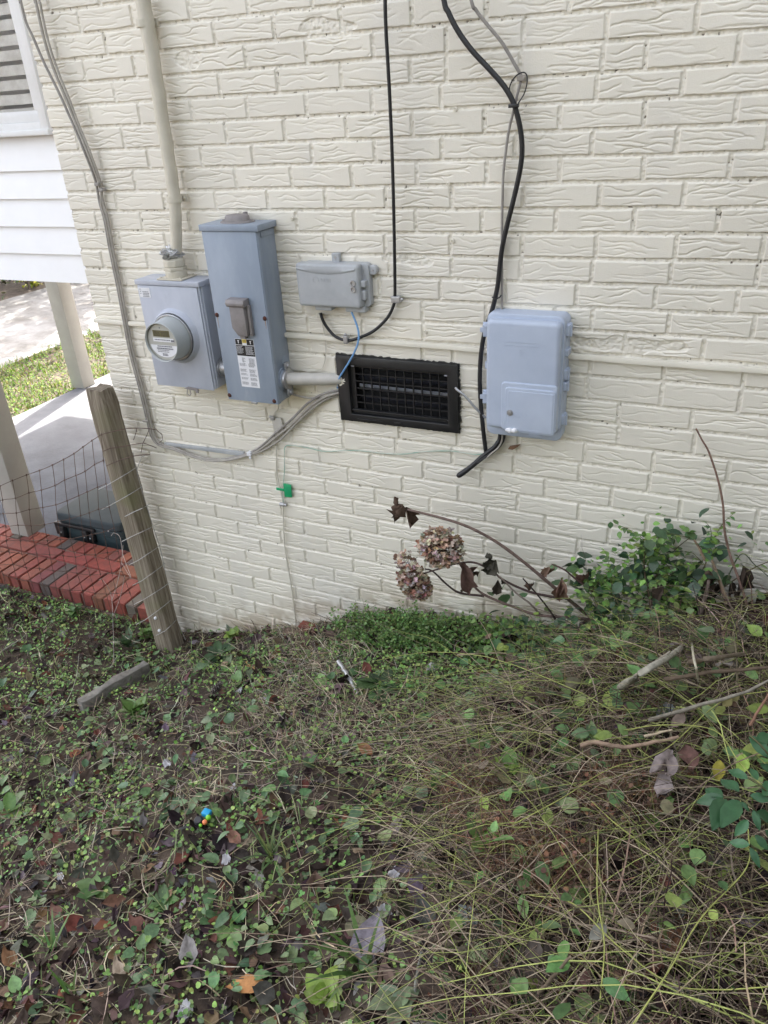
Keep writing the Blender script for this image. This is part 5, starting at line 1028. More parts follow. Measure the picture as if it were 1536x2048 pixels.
for i, p in enumerate(P[:5800]):
    L = R_(.06, .40) if i % 5 else R_(.3, .6); yaw = rng.choice([R_(2.6, 4.2), R_(0, 6.28), R_(0, 6.28)]); d = np.array([math.cos(yaw), math.sin(yaw), 0]); h = R_(.0, .13); hm = R_(-.02, .10); s = np.linspace(0, 1, 9); wv = np.array([-d[1], d[0], 0])
    kink = np.cumsum(np.cumsum(rng.normal(0, L * (.012 + .014 * (rng.random() < .4)), 9))); kz = np.cumsum(rng.normal(0, .004, 9))
    pts = p[None] + d[None] * (s * L)[:, None] + wv[None] * kink[:, None] + np.array([0, 0, 1])[None] * (h * (1 - .5 * s) + 4 * hm * s * (1 - s) + kz)[:, None]
    pts[:, 2] = np.maximum(pts[:, 2], gz(pts[:, 0], pts[:, 1]) + .004); pts[:, 1] = np.minimum(pts[:, 1], -.03)
    k = rng.random(); c = (.42, .345, .25) if k < .28 else (.19, .14, .105) if k < .50 else (.35, .39, .13) if k < .82 else (.07, .052, .042)
    tg.strand(pts, np.linspace(1, .35, 9) * (R_(.0004, .0011) if i % 12 else R_(.0012, .0020)), np.array(c) * math.exp(R_(-.3, .25)))
P = scat(9000, lambda px, py, x, y: mound(px, py) * np.clip(.5 + vnoise(x * 5, y * 5, 63), 0, 1)); n = len(P); P[:, 2] += R_(0, .06, n); tg.leaves('blade', P, R_(0, 6.28, n), R_(.1, 1.1, n), 0, R_(.04, .11, n), tints(n, [[.12, .19, .05], [.17, .22, .07], [.20, .20, .08], [.09, .14, .045]], .25), .55)
tag(tg.build('vine_tangle', M['dry']), kind='stuff')
tl = Fol()
P = scat(13000, lambda px, py, x, y: np.clip(mound(px, py) * (.22 + .3 * (vnoise(x * 6, y * 6, 61) > .15)) + blobs(px, py, [(1090, 1430, 150, 90, 1.3), (1230, 1360, 130, 60, .9), (1080, 1570, 140, 110, .55), (1000, 1820, 90, 150, .6), (1350, 1450, 120, 60, .3)]), 0, 1)); n = len(P); P[:, 2] += R_(.03, .16, n)
tl.leaves('ovate', P, R_(0, 6.28, n), rng.normal(-.1, .45, n), rng.normal(0, .45, n), R_(.018, .044, n), tints(n, [[.095, .175, .06], [.07, .13, .05], [.12, .19, .065], [.14, .19, .075], [.14, .12, .08], [.20, .26, .07], [.08, .12, .062]], .25, .05), R_(.9, 1.3, n))
tag(tl.build('vine_leaves', M['leafy_spot']), kind='stuff')
# a few long yellow green runners that can be followed by eye
def H(px, py, h): return G(px, py, h)
RUN = [([(870, 1560), (960, 1540), (1060, 1545), (1150, 1575), (1240, 1640), (1320, 1700), (1440, 1760), (1540, 1800)], .12, 'long yellow green vine runner arching from the left of the tangle to the right edge'),
       ([(1010, 1640), (1120, 1580), (1230, 1540), (1340, 1490), (1440, 1420), (1540, 1370)], .16, 'yellow green runner rising to the right above the big pinkish dead leaf'),
       ([(1050, 1795), (1130, 1825), (1230, 1905), (1340, 1945), (1440, 1960), (1540, 1965)], .14, 'pale runner crossing the lower right of the tangle'),
       ([(1260, 2048), (1330, 1960), (1420, 1850), (1480, 1750), (1500, 1660)], .17, 'stout yellow runner rising steeply at the lower right'),
       ([(900, 1800), (905, 1700), (920, 1650), (970, 1635), (1010, 1630), (1060, 1560)], .10, 'bright yellow hooked runner at the left edge of the tangle'),
       ([(1200, 1660), (1195, 1780), (1200, 1900), (1190, 2000)], .15, 'thin green runner hanging down through the middle of the tangle'),
       ([(1240, 1440), (1330, 1440), (1420, 1460), (1480, 1530), (1536, 1600)], .17, 'light green runner curving down at the upper right of the tangle')]
r9 = random.Random(77)
for pts, h, lab in RUN:
    pts = [(x + r9.uniform(-16, 16), y + r9.uniform(-20, 20)) for x, y in pts]
    f = Fol(); f.strand(spline([H(x, y, h + .02 * math.sin(i * 1.7)) for i, (x, y) in enumerate(pts)], 6), .0011, (.34, .36, .115), 5)
    q = spline([H(x + r9.uniform(-14, 14), y + r9.uniform(-16, 16), h - .02 + .03 * math.sin(i * 1.1 + 1)) for i, (x, y) in enumerate(pts)], 6)[: 6 * (len(pts) - 2)]; f.strand(q, .0007, (.28, .29, .12), 4)
    tag(f.build('vine_runner', M['dry']), lab, 'vine', 'vine runners over the tangle')
def leaf_between(f, kind, A, B, c, width=1.0, nrm=(0, -.5, .86)):
    A, B = np.array(A), np.array(B); y = B - A; L = np.linalg.norm(y); y /= L; z = np.array(nrm, float); x = np.cross(y, z); x /= np.linalg.norm(x); z = np.cross(x, y)
    V, F = tpls(kind)[rng.integers(0, 5)]; f.raw(A + (V[:, :1] * x * width + V[:, 1:2] * y + V[:, 2:] * z) * L, F, c)
# brown spent flower masses in the tangle
for (px, py, r, lab) in ((955, 1590, .085, 'brown matted flower mass at the left of the vine tangle'), (1245, 1590, .09, 'rusty brown flower mass in the middle of the tangle'), (1115, 1740, .085, 'brown fibrous clump low in the vine tangle'), (1010, 1680, .06, 'smaller brown clump just inside the left edge of the tangle')):
    f = Fol(); c = np.array(H(px, py, .085)); n = 420; d = rng.normal(0, 1, (n, 3)); d /= np.linalg.norm(d, axis=1)[:, None]; P = c + d * r * np.cbrt(R_(.15, 1, n))[:, None] * np.array([1, 1, .55])
    f.leaves('round', P, R_(0, 6.28, n), R_(-1, 1, n), R_(-1, 1, n), R_(.006, .012, n), tints(n, [[.22, .125, .075], [.15, .085, .05], [.30, .19, .12], [.10, .06, .04]], .25)); r *= 1.0; m_ = 700; P = c + rng.normal(0, r * .5, (m_, 3)) * [1, 1, .5]
    f.leaves('straw', P, R_(0, 6.28, m_), R_(-.6, .9, m_), 0, R_(.02, .07, m_), tints(m_, [[.20, .125, .08], [.29, .20, .135], [.13, .08, .053]], .25), .8); tag(f.build('dead_flower_clump', M['dry']), lab, 'dead flowers', 'dead flower clumps in the tangle')
def dead_leaf(lab, pts, c, mat='dry', cat='dead leaf', group=None, kind='dead', width=1.0):
    """pts: (base px,py,h) (tip px,py,h) pairs"""
    f = Fol()
    for a, b, nn in pts: leaf_between(f, kind, H(*a), H(*b), np.array(c) * math.exp(R_(-.15, .15)), width, nn)
    return tag(f.build('dead_leaf', M[mat]), lab, cat, group)
dead_leaf('large pinkish grey curled dead leaf standing out of the tangle', [((1342, 1500, .18), (1332, 1548, .17), (.6, -.7, .3)), ((1336, 1535, .16), (1312, 1588, .14), (-.3, -.8, .5)), ((1345, 1510, .17), (1322, 1560, .15), (.2, -.8, .5))], (.36, .30, .285), width=.85)
dead_leaf('dark shrivelled leaf bundle low in the tangle', [((1085, 1880, .12), (1065, 1975, .06), (0, -.8, .5)), ((1075, 1885, .12), (1105, 1960, .06), (.5, -.7, .4)), ((1090, 1890, .12), (1040, 1950, .07), (-.5, -.7, .4)), ((1060, 1875, .13), (1085, 1940, .1), (0, -.8, .5))], (.075, .062, .052), width=1.1)
dead_leaf('reddish brown curled leaf right of the pinkish grey one', [((1370, 1490, .16), (1380, 1550, .13), (.2, -.8, .5))], (.16, .09, .075), width=1.1)
dead_leaf('pale mauve backed leaf in the lower middle of the tangle', [((1212, 1850, .13), (1180, 1880, .125), (.3, -.5, .8))], (.23, .225, .19), width=1.1, kind='ovate')
dead_leaf('yellow and purple blotched leaf at the upper right of the tangle', [((1446, 1412, .18), (1464, 1392, .19), (0, -.7, .7)), ((1464, 1402, .18), (1480, 1386, .185), (0, -.7, .7))], (.17, .15, .065), kind='ovate', width=1.1)
dead_leaf('mustard yellow mottled leaf right of the big pinkish dead leaf', [((1440, 1520, .15), (1435, 1565, .12), (0, -.8, .5))], (.26, .23, .045), kind='ovate', width=1.05)

# ------------------------------------------------------------------ branches and sticks
def stick(name, lab, pts, r, c, n=7, cat='stick', group='cut branches and sticks', mat='dry', taper=.6):
    c = (c[0], c[1] * 1.04, c[2] * .93)
    if cat == 'stick': r = r * .72
    f = Fol(); q = spline([H(x, y, h + (.05 if inpoly(np.array([x * 1.]), np.array([y * 1.]), MOUND)[0] else 0)) if len(t) == 0 else W(x, y, t[0]) for x, y, h, *t in pts], 5); k = len(q)
    q = [p + Vector((R_(-1, 1), R_(-1, 1), R_(-1, 1))) * r * .25 for p in q]; f.strand(q, np.linspace(1, taper, k) * r * (1 + .10 * np.sin(np.arange(k) * 2.3)), c, n)
    a = q[0]; b = q[-1]; f.strand([b, b + (q[-1] - q[-2]).normalized() * .001], [r * taper, .0003], np.array(c) * 1.2, n); f.strand([a, a + (q[0] - q[1]).normalized() * .001], [r, .0003], np.array(c) * 1.2, n)
    return tag(f.build(name, M[mat]), lab, cat, group)
stick('branch', 'long grey cut branch rising to the right through the shrub', [(1241, 1374, .08), (1330, 1318, .15), (1429, 1252, .22), (1495, 1226, .27), (1560, 1195, .3)], .0105, (.34, .31, .28))
stick('branch', 'shorter thinner branch lying against the long grey one', [(1246, 1371, .09), (1290, 1338, .13), (1340, 1303, .18)], .006, (.28, .24, .21))
stick('twig', 'pale peeled twig standing upright in front of the long grey branch', [(1378, 1261, .20), (1387, 1310, .17), (1396, 1362, .12)], .0045, (.46, .41, .35))
stick('twig', 'long thin tan twig lying level in front of the shrub', [(915, 1310, .04), (1000, 1306, .06), (1050, 1312, .06), (1090, 1319, .05)], .0042, (.36, .28, .21)); stick('twig', 'second level tan twig continuing right of the first', [(1103, 1316, .06), (1150, 1308, .07), (1205, 1303, .08)], .0042, (.40, .32, .24))
stick('twig', 'tan twig in the green vine leaves left of the tangle top', [(926, 1393, .03), (1015, 1375, .05), (1060, 1386, .05), (1097, 1393, .05), (1165, 1382, .06)], .0045, (.33, .26, .20))
stick('branch', 'reddish barked branch lying across the middle of the tangle', [(1164, 1491, .13), (1185, 1484, .14), (1209, 1487, .14), (1244, 1494, .14), (1279, 1490, .15), (1320, 1482, .16), (1356, 1474, .17)], .0075, (.27, .185, .15)); stick('branch', 'thin pale branch just above the reddish barked one', [(1289, 1473, .15), (1345, 1459, .17)], .004, (.42, .33, .26))
stick('branch', 'grey branch at the right edge of the tangle top', [(1300, 1440, .10), (1400, 1410, .14), (1480, 1388, .17), (1560, 1352, .2)], .006, (.24, .21, .19)); stick('branch', 'brown diagonal stick in the left part of the tangle', [(985, 1500, .03), (1050, 1450, .05), (1115, 1412, .07)], .006, (.27, .19, .14))
stick('branch', 'thick brown old stem at the right above the tangle', [(1380, 1325, .14), (1450, 1312, .17), (1560, 1300, .2)], .0085, (.17, .13, .105)); stick('branch', 'dark old stem under the thick brown one', [(1330, 1360, .10), (1420, 1345, .13), (1540, 1335, .16)], .007, (.14, .10, .08)); stick('branch', 'reddish diagonal stem at the far right of the tangle', [(1500, 1450, .14), (1530, 1400, .18), (1560, 1350, .2)], .004, (.24, .13, .10))
stick('twig', 'curved tan vine end at the left edge of the tangle', [(862, 1560, .02), (866, 1535, .05), (890, 1526, .07), (930, 1528, .08), (990, 1536, .09)], .004, (.34, .27, .2)); stick('twig', 'grey brown stick leaning in the lower left of the tangle', [(1078, 1985, .05), (1110, 1950, .09), (1140, 1915, .13)], .005, (.2, .15, .12))
stick('twig', 'short lichen covered grey stick standing in the violets', [(829, 2000, .0), (834, 1950, .04), (843, 1903, .09)], .0055, (.30, .29, .29)); stick('twig', 'bare tan stem lying in the middle of the ground', [(772, 1418, .01), (800, 1442, .015), (830, 1472, .02), (845, 1510, .02), (858, 1545, .02), (862, 1580, .02)], .0032, (.34, .27, .17))
stick('twig', 'pale forked stick on the left edge of the ground', [(-10, 1312, .01), (20, 1292, .015), (42, 1278, .02)], .0065, (.30, .27, .25)); stick('twig', 'orange brown pine twig near the house wall', [(492, 1324, .02), (515, 1342, .02), (532, 1362, .01)], .0045, (.42, .25, .13)); stick('twig', 'thin orange pine needle stick crossing the pine twig', [(490, 1332, .02), (520, 1334, .02), (546, 1335, .02)], .0025, (.42, .22, .10))
stick('twig', 'dry pale grass stem leaning on the left ground', [(108, 1437, .0), (135, 1400, .07), (152, 1355, .13), (158, 1308, .18)], .0018, (.42, .40, .34)); stick('twig', 'black stick lying on the ground right of the pine cone', [(478, 1480, .01), (505, 1462, .012), (540, 1444, .01)], .004, (.05, .04, .035))
o = stick('metal_pipe', 'short grey metal pipe stub sticking out of the ground', [(677, 1322, .05), (696, 1352, .035), (716, 1388, .0)], .0078, (.30, .31, .33), 10, 'pipe', None, 'galv', 1.0)
# half buried board
a, b = G(165, 1425), G(298, 1345); mb = MB(); d = (b - a).normalized(); n_ = Vector((-d.y, d.x, 0)).normalized(); k = 10; vs = []
for i in range(k + 1):
    p = a.lerp(b, i / k); t = .019 + .004 * math.sin(i * 1.3); z1 = .062 - .004 * math.sin(i * .9)
    for q in (n_ * -t, n_ * t): vs += [(p.x + q.x, p.y + q.y, p.z - .03), (p.x + q.x, p.y + q.y, p.z + z1)]
fs = []
for i in range(k):
    u = i * 4; w = u + 4; fs += [(u, u + 1, w + 1, w), (u + 1, u + 3, w + 3, w + 1), (u + 3, u + 2, w + 2, w + 3), (u + 2, u, w, w + 2)]
fs += [(0, 2, 3, 1), (k * 4, k * 4 + 1, k * 4 + 3, k * 4 + 2)]; mb.add(vs, fs); M['board'] = material('weathered_concrete_edge', (0.23, 0.215, 0.19), (0.12, 0.11, 0.095), rough=.9, scale=24, detail=9, bump=.8, bscale=90); tag(mb.build('edging_board', M['board'], bevel=.003), 'weathered half buried edging board in front of the fence post', 'board')
# red brick pieces at the foot of the wall
for px, py, dx, lab in ((628, 1253, .055, 'red brick edge showing at the wall foot below the earth wire'), (790, 1246, .03, 'small red brick piece at the wall foot beside the chickweed')):
    p = G(px, py); p.y = -.03; p.z = float(gz(p.x, p.y)); mb = MB(); mb.box((p.x - dx, -.055, p.z - .03), (p.x + dx, -.009, p.z + .018)); tag(mb.build('brick_piece', M['red_brick2'] if 'red_brick2' in M else M.setdefault('red_brick2', material('old_red_brick', (.24, .065, .04), (.15, .05, .035), rough=.9, scale=60, bump=.5)), bevel=.005), lab, 'brick')

# ------------------------------------------------------------------ dead hydrangea against the wall
hy = empty('dead_hydrangea', tuple(G(1215, 1262)), 'dead hydrangea with two dry pinkish brown flower heads leaning left along the wall', 'plant')
def hstem(pts, r, c):
    f = Fol(); q = spline([W(x, y, d) for x, y, d in pts], 6); k = len(q); f.strand(q, np.linspace(1, .6, k) * r * (1 + .12 * (np.arange(k) % 7 == 0)), c, 7); f.build('stem', M['dry'], hy)
hstem([(1212, 1258, .10), (1165, 1222, .14), (1105, 1172, .19), (1045, 1122, .23), (990, 1082, .25), (935, 1053, .27), (880, 1035, .28), (815, 1019, .28)], .0062, (.19, .135, .115))
hstem([(1205, 1244, .12), (1154, 1236, .15), (1077, 1230, .18), (1030, 1215, .2), (968, 1189, .22), (940, 1162, .23), (916, 1120, .24), (895, 1085, .25)], .0052, (.20, .14, .12))
hstem([(968, 1192, .22), (921, 1186, .23), (895, 1170, .24), (866, 1143, .25), (850, 1138, .25)], .0040, (.09, .065, .06))
hstem([(1125, 1197, .16), (1061, 1184, .18), (1009, 1161, .2), (983, 1141, .22), (948, 1125, .23), (911, 1128, .24), (870, 1140, .25), (838, 1150, .26)], .0042, (.12, .085, .078))
hstem([(1080, 1229, .18), (1061, 1208, .2), (1030, 1184, .21), (995, 1150, .21), (962, 1140, .21)], .0036, (.25, .2, .17)); hstem([(1110, 1238, .17), (1103, 1226, .18), (1077, 1192, .2), (1046, 1157, .22)], .0036, (.06, .045, .04))
hstem([(1195, 1190, .14), (1154, 1160, .17), (1128, 1139, .19), (1103, 1128, .2)], .0034, (.13, .075, .07))
for (px, py, d, rx, rz, lab) in ((882, 1096, .26, .072, .064, None), (829, 1168, .27, .052, .056, None)):
    f = Fol(); c = np.array(W(px, py, d)); n = 430; q = rng.normal(0, 1, (n, 3)); q /= np.linalg.norm(q, axis=1)[:, None]; rad_ = R_(.55, 1.06, n)[:, None]; C = c + q * rad_ * np.array([rx, rx * .85, rz])
    if px < 850: C[:, 0] -= .25 * (C[:, 2] - c[2]) ; C[:60] += np.array([-.02, 0, .058])
    cb = tints(n, [[.48, .34, .25], [.56, .44, .355], [.38, .25, .18], [.64, .54, .47], [.26, .165, .115], [.50, .40, .33]], .18)
    for k in range(4):
        yaw = np.arctan2(-q[:, 0], q[:, 1]); off = k * 1.571 + R_(-.3, .3, n)
        f.leaves('round', C, off + yaw, R_(-.5, .9, n), R_(-.8, .8, n), R_(.008, .015, n), np.clip(cb * np.exp(rng.normal(0, .12, (n, 1))), 0, .8))
    for k in range(60): f.strand([c + rng.normal(0, .004, 3), c + q[k] * rx * .5 + rng.normal(0, .004, 3), C[k]], .0008, (.16, .10, .08))
    f.build('flower_head', M['dry'], hy)
def hleaf(pts, c, width=1.0):
    f = Fol()
    for a, b, nn in pts: leaf_between(f, 'wither', W(*a), W(*b).lerp(W(*a), .12), np.array(c) * np.array([1.25, 1.1, .95]) * math.exp(R_(-.2, .2)), width, nn)
    f.build('withered_leaf', M['dry'], hy)
hleaf([((800, 1012, .28), (788, 1058, .27), (.4, -.9, 0)), ((806, 1010, .28), (776, 1040, .29), (-.4, -.9, .1)), ((812, 1014, .28), (808, 1045, .26), (.9, -.4, 0)), ((793, 1012, .28), (789, 994, .28), (.4, -.9, 0))], (.072, .054, .046), 1.25)
hleaf([((990, 1122, .22), (962, 1128, .23), (.1, -.95, .2)), ((992, 1120, .22), (975, 1140, .21), (.3, -.9, .2)), ((985, 1113, .22), (967, 1116, .23), (0, -1, .3))], (.055, .058, .052), 1.7)
hleaf([((926, 1128, .24), (938, 1192, .23), (.5, -.85, 0)), ((922, 1132, .24), (925, 1176, .22), (-.4, -.9, 0))], (.17, .12, .115), 1.0); hleaf([((948, 1144, .23), (956, 1158, .22), (0, -1, .2))], (.06, .05, .045), 1.3); hleaf([((996, 1160, .21), (992, 1182, .2), (.3, -.9, 0)), ((1006, 1162, .21), (999, 1172, .2), (-.3, -.9, 0))], (.06, .055, .048), 1.2)
hleaf([((1098, 1134, .2), (1088, 1158, .2), (-.4, -.9, 0)), ((1104, 1138, .2), (1096, 1166, .19), (.5, -.8, .1))], (.17, .125, .105), 1.2); hleaf([((1122, 1160, .19), (1116, 1204, .18), (.4, -.9, 0)), ((1126, 1170, .19), (1110, 1198, .18), (-.3, -.9, 0))], (.16, .11, .095), 1.1); hleaf([((1062, 1168, .2), (1062, 1196, .19), (.5, -.9, 0))], (.09, .065, .058), 1.0); hleaf([((1165, 1150, .17), (1170, 1190, .16), (.3, -.9, 0))], (.11, .07, .065), 1.2); hleaf([((935, 1178, .23), (932, 1196, .22), (0, -1, 0)), ((925, 1186, .23), (915, 1184, .22), (0, -1, 0))], (.07, .06, .055), 1.0)

# ------------------------------------------------------------------ climbing shrub in the right corner by the wall
sh = empty('climbing_shrub', tuple(G(1300, 1330)), 'dense green climbing shrub with dark and lime leaves against the wall at right', 'shrub')
BR = [([(1250, 1330, .25), (1270, 1250, .2), (1290, 1190, .13), (1320, 1140, .09), (1350, 1100, .07), (1380, 1075, .06)], 0), ([(1260, 1330, .25), (1230, 1270, .22), (1200, 1220, .18), (1185, 1180, .14), (1200, 1160, .12)], 1), ([(1300, 1330, .25), (1330, 1260, .18), (1370, 1200, .12), (1410, 1130, .08), (1425, 1080, .06), (1440, 1068, .05)], 0),
      ([(1220, 1340, .3), (1160, 1290, .24), (1090, 1260, .2), (1030, 1250, .16), (985, 1245, .13)], 0), ([(1320, 1340, .28), (1350, 1280, .2), (1380, 1230, .14), (1440, 1180, .1), (1500, 1140, .08), (1545, 1120, .06)], 2), ([(1270, 1330, .26), (1300, 1230, .2), (1290, 1150, .12), (1290, 1110, .1), (1310, 1100, .09)], 1),
      ([(1210, 1350, .34), (1170, 1330, .3), (1120, 1310, .26), (1060, 1290, .22), (1000, 1285, .18)], 0), ([(1280, 1360, .34), (1240, 1330, .32), (1190, 1310, .3), (1140, 1290, .28)], 0), ([(1290, 1330, .25), (1250, 1230, .2), (1225, 1180, .16), (1255, 1150, .14)], 0), ([(1300, 1340, .3), (1320, 1300, .28), (1290, 1250, .26), (1240, 1215, .22)], 0),
      ([(1250, 1360, .40), (1200, 1385, .44), (1150, 1410, .46), (1090, 1425, .46)], 0), ([(1270, 1370, .42), (1230, 1410, .48), (1180, 1440, .50)], 0), ([(1180, 1330, .34), (1120, 1360, .38), (1050, 1385, .40)], 0), ([(1310, 1330, .26), (1350, 1240, .18), (1365, 1180, .12), (1350, 1150, .1)], 1), ([(1230, 1360, .36), (1180, 1350, .36), (1130, 1345, .34), (1080, 1340, .3)], 0)]
fl_ = Fol(); sb = Fol()
for pts, kind in BR:
    q = spline([W(*p) for p in pts], 6); sb.strand(q, np.linspace(.004, .0012, len(q)), (.15, .115, .075), 5); qa = np.array([tuple(p) for p in q]); m_ = 14 if kind == 2 else 60 if kind != 0 or pts[-1][1] > 1200 else 30
    t = rng.integers(4 if kind != 1 else 10, len(q), m_); P = qa[t] + rng.normal(0, 1, (m_, 3)) * np.array([.048, .034, .046]); P[:, 1] = np.minimum(P[:, 1], -.022); P[:, 2] = np.maximum(P[:, 2], gz(P[:, 0], P[:, 1]) + .01)
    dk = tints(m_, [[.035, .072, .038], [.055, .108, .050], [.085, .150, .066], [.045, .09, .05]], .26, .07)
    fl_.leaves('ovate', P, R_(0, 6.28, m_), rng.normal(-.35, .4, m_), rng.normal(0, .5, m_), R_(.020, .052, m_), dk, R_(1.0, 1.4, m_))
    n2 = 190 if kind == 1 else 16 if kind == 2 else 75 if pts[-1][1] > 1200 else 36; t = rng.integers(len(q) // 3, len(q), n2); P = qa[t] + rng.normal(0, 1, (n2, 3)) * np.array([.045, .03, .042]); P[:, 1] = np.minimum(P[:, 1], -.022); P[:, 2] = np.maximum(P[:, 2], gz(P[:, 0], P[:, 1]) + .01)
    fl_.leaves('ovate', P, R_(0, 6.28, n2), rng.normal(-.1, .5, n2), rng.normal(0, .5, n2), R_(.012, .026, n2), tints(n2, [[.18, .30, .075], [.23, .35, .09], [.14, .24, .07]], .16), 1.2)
for _ in range(70):
    pts, kind = BR[rng.integers(0, len(BR))]; q = [W(*p) for p in pts]; b = q[rng.integers(1, len(q))]; v = Vector((R_(-1, .6), R_(-.5, .3), R_(-.1, 1))).normalized(); L = R_(.06, .16); e = b + v * L; e.y = min(e.y, -.02); m = b.lerp(e, .5) + Vector((0, 0, .015)); sb.strand([b, m, e], [.0014, .001, .0006], (.17, .17, .08), 4)
    k = int(L / .011); t = np.linspace(.25, 1, k); Q = np.array(b)[None] * (1 - t[:, None]) + np.array(e)[None] * t[:, None] + np.array([0, 0, .02])[None] * (t * (1 - t))[:, None]; ya = math.atan2(v.y, v.x) - 1.57
    fl_.leaves('ovate', Q, ya + np.where(np.arange(k) % 2, 1.0, -1.0) + R_(-.3, .3, k), R_(-.3, .5, k), R_(-.5, .5, k), R_(.012, .026, k), tints(k, [[.13, .24, .06], [.17, .28, .07], [.08, .15, .05]], .16), 1.1)
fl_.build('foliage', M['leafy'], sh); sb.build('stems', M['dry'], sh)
# dead leaves hanging in the corner
cd = Fol()
for _ in range(85):
    x, y = rng.normal(1455, 55), rng.normal(1235, 38); d = R_(.05, .2); A = W(x, y, d); B = A + Vector((R_(-.02, .02), R_(-.02, .02), -R_(.05, .10))); leaf_between(cd, 'wither', A, B, np.array((.10, .073, .055)) * math.exp(R_(-.7, .6)), 1.0, (R_(-1, 1), -1, R_(-.2, .2)))
tag(cd.build('withered_leaves', M['dry']), kind='stuff')
for lab, pts, r, c in (('tall bare brown sapling twig standing against the wall at right', [(1496, 1215, .12), (1478, 1160, .10), (1460, 1110, .08), (1449, 1060, .06), (1446, 1010, .05), (1436, 960, .04), (1418, 905, .035), (1404, 880, .03), (1392, 857, .03)], .0042, (.24, .155, .12)), ('cut tan stem leaning in the shrub left of the tall twig', [(1460, 1230, .12), (1448, 1190, .11), (1435, 1150, .1), (1423, 1120, .1)], .0062, (.36, .25, .17)), ('short cut stem poking out of the top of the shrub', [(1410, 1120, .1), (1398, 1095, .1), (1388, 1080, .1)], .005, (.38, .27, .19)), ('grey brown old stem in the withered corner', [(1400, 1230, .16), (1412, 1190, .16), (1418, 1160, .15)], .008, (.24, .18, .15)), ('dark slanting stem at the right edge by the wall', [(1440, 1190, .1), (1480, 1110, .08), (1510, 1130, .08), (1550, 1165, .07)], .0022, (.09, .11, .06))):
    f = Fol(); q = spline([W(*p) for p in pts], 6); f.strand(q, np.linspace(1, .55, len(q)) * r, c, 7); tag(f.build('stem', M['dry']), lab, 'stem', 'bare stems by the wall')
# glossy nandina at the right edge
na = empty('nandina', tuple(G(1530, 1780)), 'glossy green shrub with narrow pointed leaflets at the right edge', 'shrub'); f = Fol(); NH = .30
for a, b in (((1448, 1594), (1387, 1603)), ((1446, 1596), (1406, 1571)), ((1450, 1598), (1433, 1648)), ((1478, 1601), (1444, 1647)), ((1478, 1583), (1439, 1553)), ((1496, 1557), (1451, 1534)), ((1482, 1603), (1500, 1622)), ((1499, 1472), (1545, 1515)), ((1500, 1591), (1545, 1600)), ((1506, 1620), (1522, 1660)), ((1520, 1530), (1560, 1545)), ((1515, 1560), (1500, 1530)), ((1512, 1480), (1550, 1470)), ((1500, 1690), (1455, 1682)), ((1510, 1670), (1540, 1700)), ((1500, 1695), (1522, 1735)), ((1512, 1625), (1550, 1640)), ((1525, 1590), (1555, 1560)), ((1496, 1640), (1470, 1672)), ((1530, 1660), (1560, 1690))):
    leaf_between(f, 'lance', H(a[0], a[1], NH), H(b[0], b[1], NH - .012), np.array((.036, .105, .045)) * math.exp(R_(-.25, .25)), 1.35, (R_(-.2, .2), -.45, .86))
f.build('leaflets', M['leafy'], na); f = Fol()
for pts in ([(1560, 1720, .05), (1540, 1660, .2), (1505, 1615, NH), (1478, 1597, NH), (1448, 1595, NH)], [(1560, 1640, .15), (1530, 1580, NH), (1497, 1556, NH)], [(1570, 1560, .2), (1530, 1500, NH), (1499, 1470, NH)], [(1560, 1760, .1), (1530, 1710, NH - .05), (1500, 1692, NH)]): f.strand(spline([H(*p) for p in pts], 4), .0018, (.10, .10, .05), 5)
f.build('stems', M['dry'], na)

# ------------------------------------------------------------------ single plants that stand out
def rosette(name, lab, px, py, n, kind, size, cols, pitch=(.1, .6), width=1.0, mat='leafy', h=.0, cat='weed', layers=1):
    f = Fol(); b = np.array(G(px, py)) + [0, 0, .016 + h]
    for l in range(layers):
        P = np.repeat(b[None], n, 0) + rng.normal(0, .006, (n, 3)) * [1, 1, .3] + [0, 0, .02 * l]; f.leaves(kind, P, np.linspace(0, 6.28, n, endpoint=False) + R_(-.3, .3, n) + l, R_(*pitch, n), rng.normal(0, .25, n), size * 1.05 * R_(.6, 1.1, n), tints(n, cols, .14, .05), width)
    return tag(f.build(name, M[mat]), lab, cat)
DK = [[.040, .075, .035], [.055, .10, .042]]; MD = [[.075, .14, .045], [.10, .175, .055]]; YG = [[.17, .26, .05], [.22, .31, .07]]
rosette('plantain', 'dark green plantain rosette in the middle of the yard', 762, 1378, 10, 'oblong', .085, DK, (.15, .5), 1.15); rosette('weed', 'light green broad leaved weed beside the half buried board', 268, 1428, 9, 'ovate', .075, [[.11, .19, .05], [.14, .21, .055]], (.3, 1.1), 1.0); rosette('weed', 'dark glossy weed clump at the wall foot right of the fence post', 440, 1318, 11, 'oblong', .075, DK, (.2, .7), 1.3); rosette('weed', 'bright green seedling above the dark clump at the wall', 468, 1283, 8, 'ovate', .045, YG, (.2, .9), 1.1, layers=2)
rosette('weed', 'lime green young plant at the bottom centre', 655, 2015, 7, 'ovate', .05, YG, (.3, 1.0), 1.3, h=.02, layers=2); rosette('weed', 'dark green weed at the left edge of the ground', 22, 1632, 8, 'oblong', .075, MD, (.2, .8), 1.4); rosette('weed', 'pointed dark green weed in the left foreground', 195, 1790, 8, 'ovate', .055, MD, (.2, .7), 1.1); rosette('weed', 'weed with rounded leaves right of the left foreground weed', 325, 1815, 9, 'ovate', .052, MD, (.2, .7), 1.2)
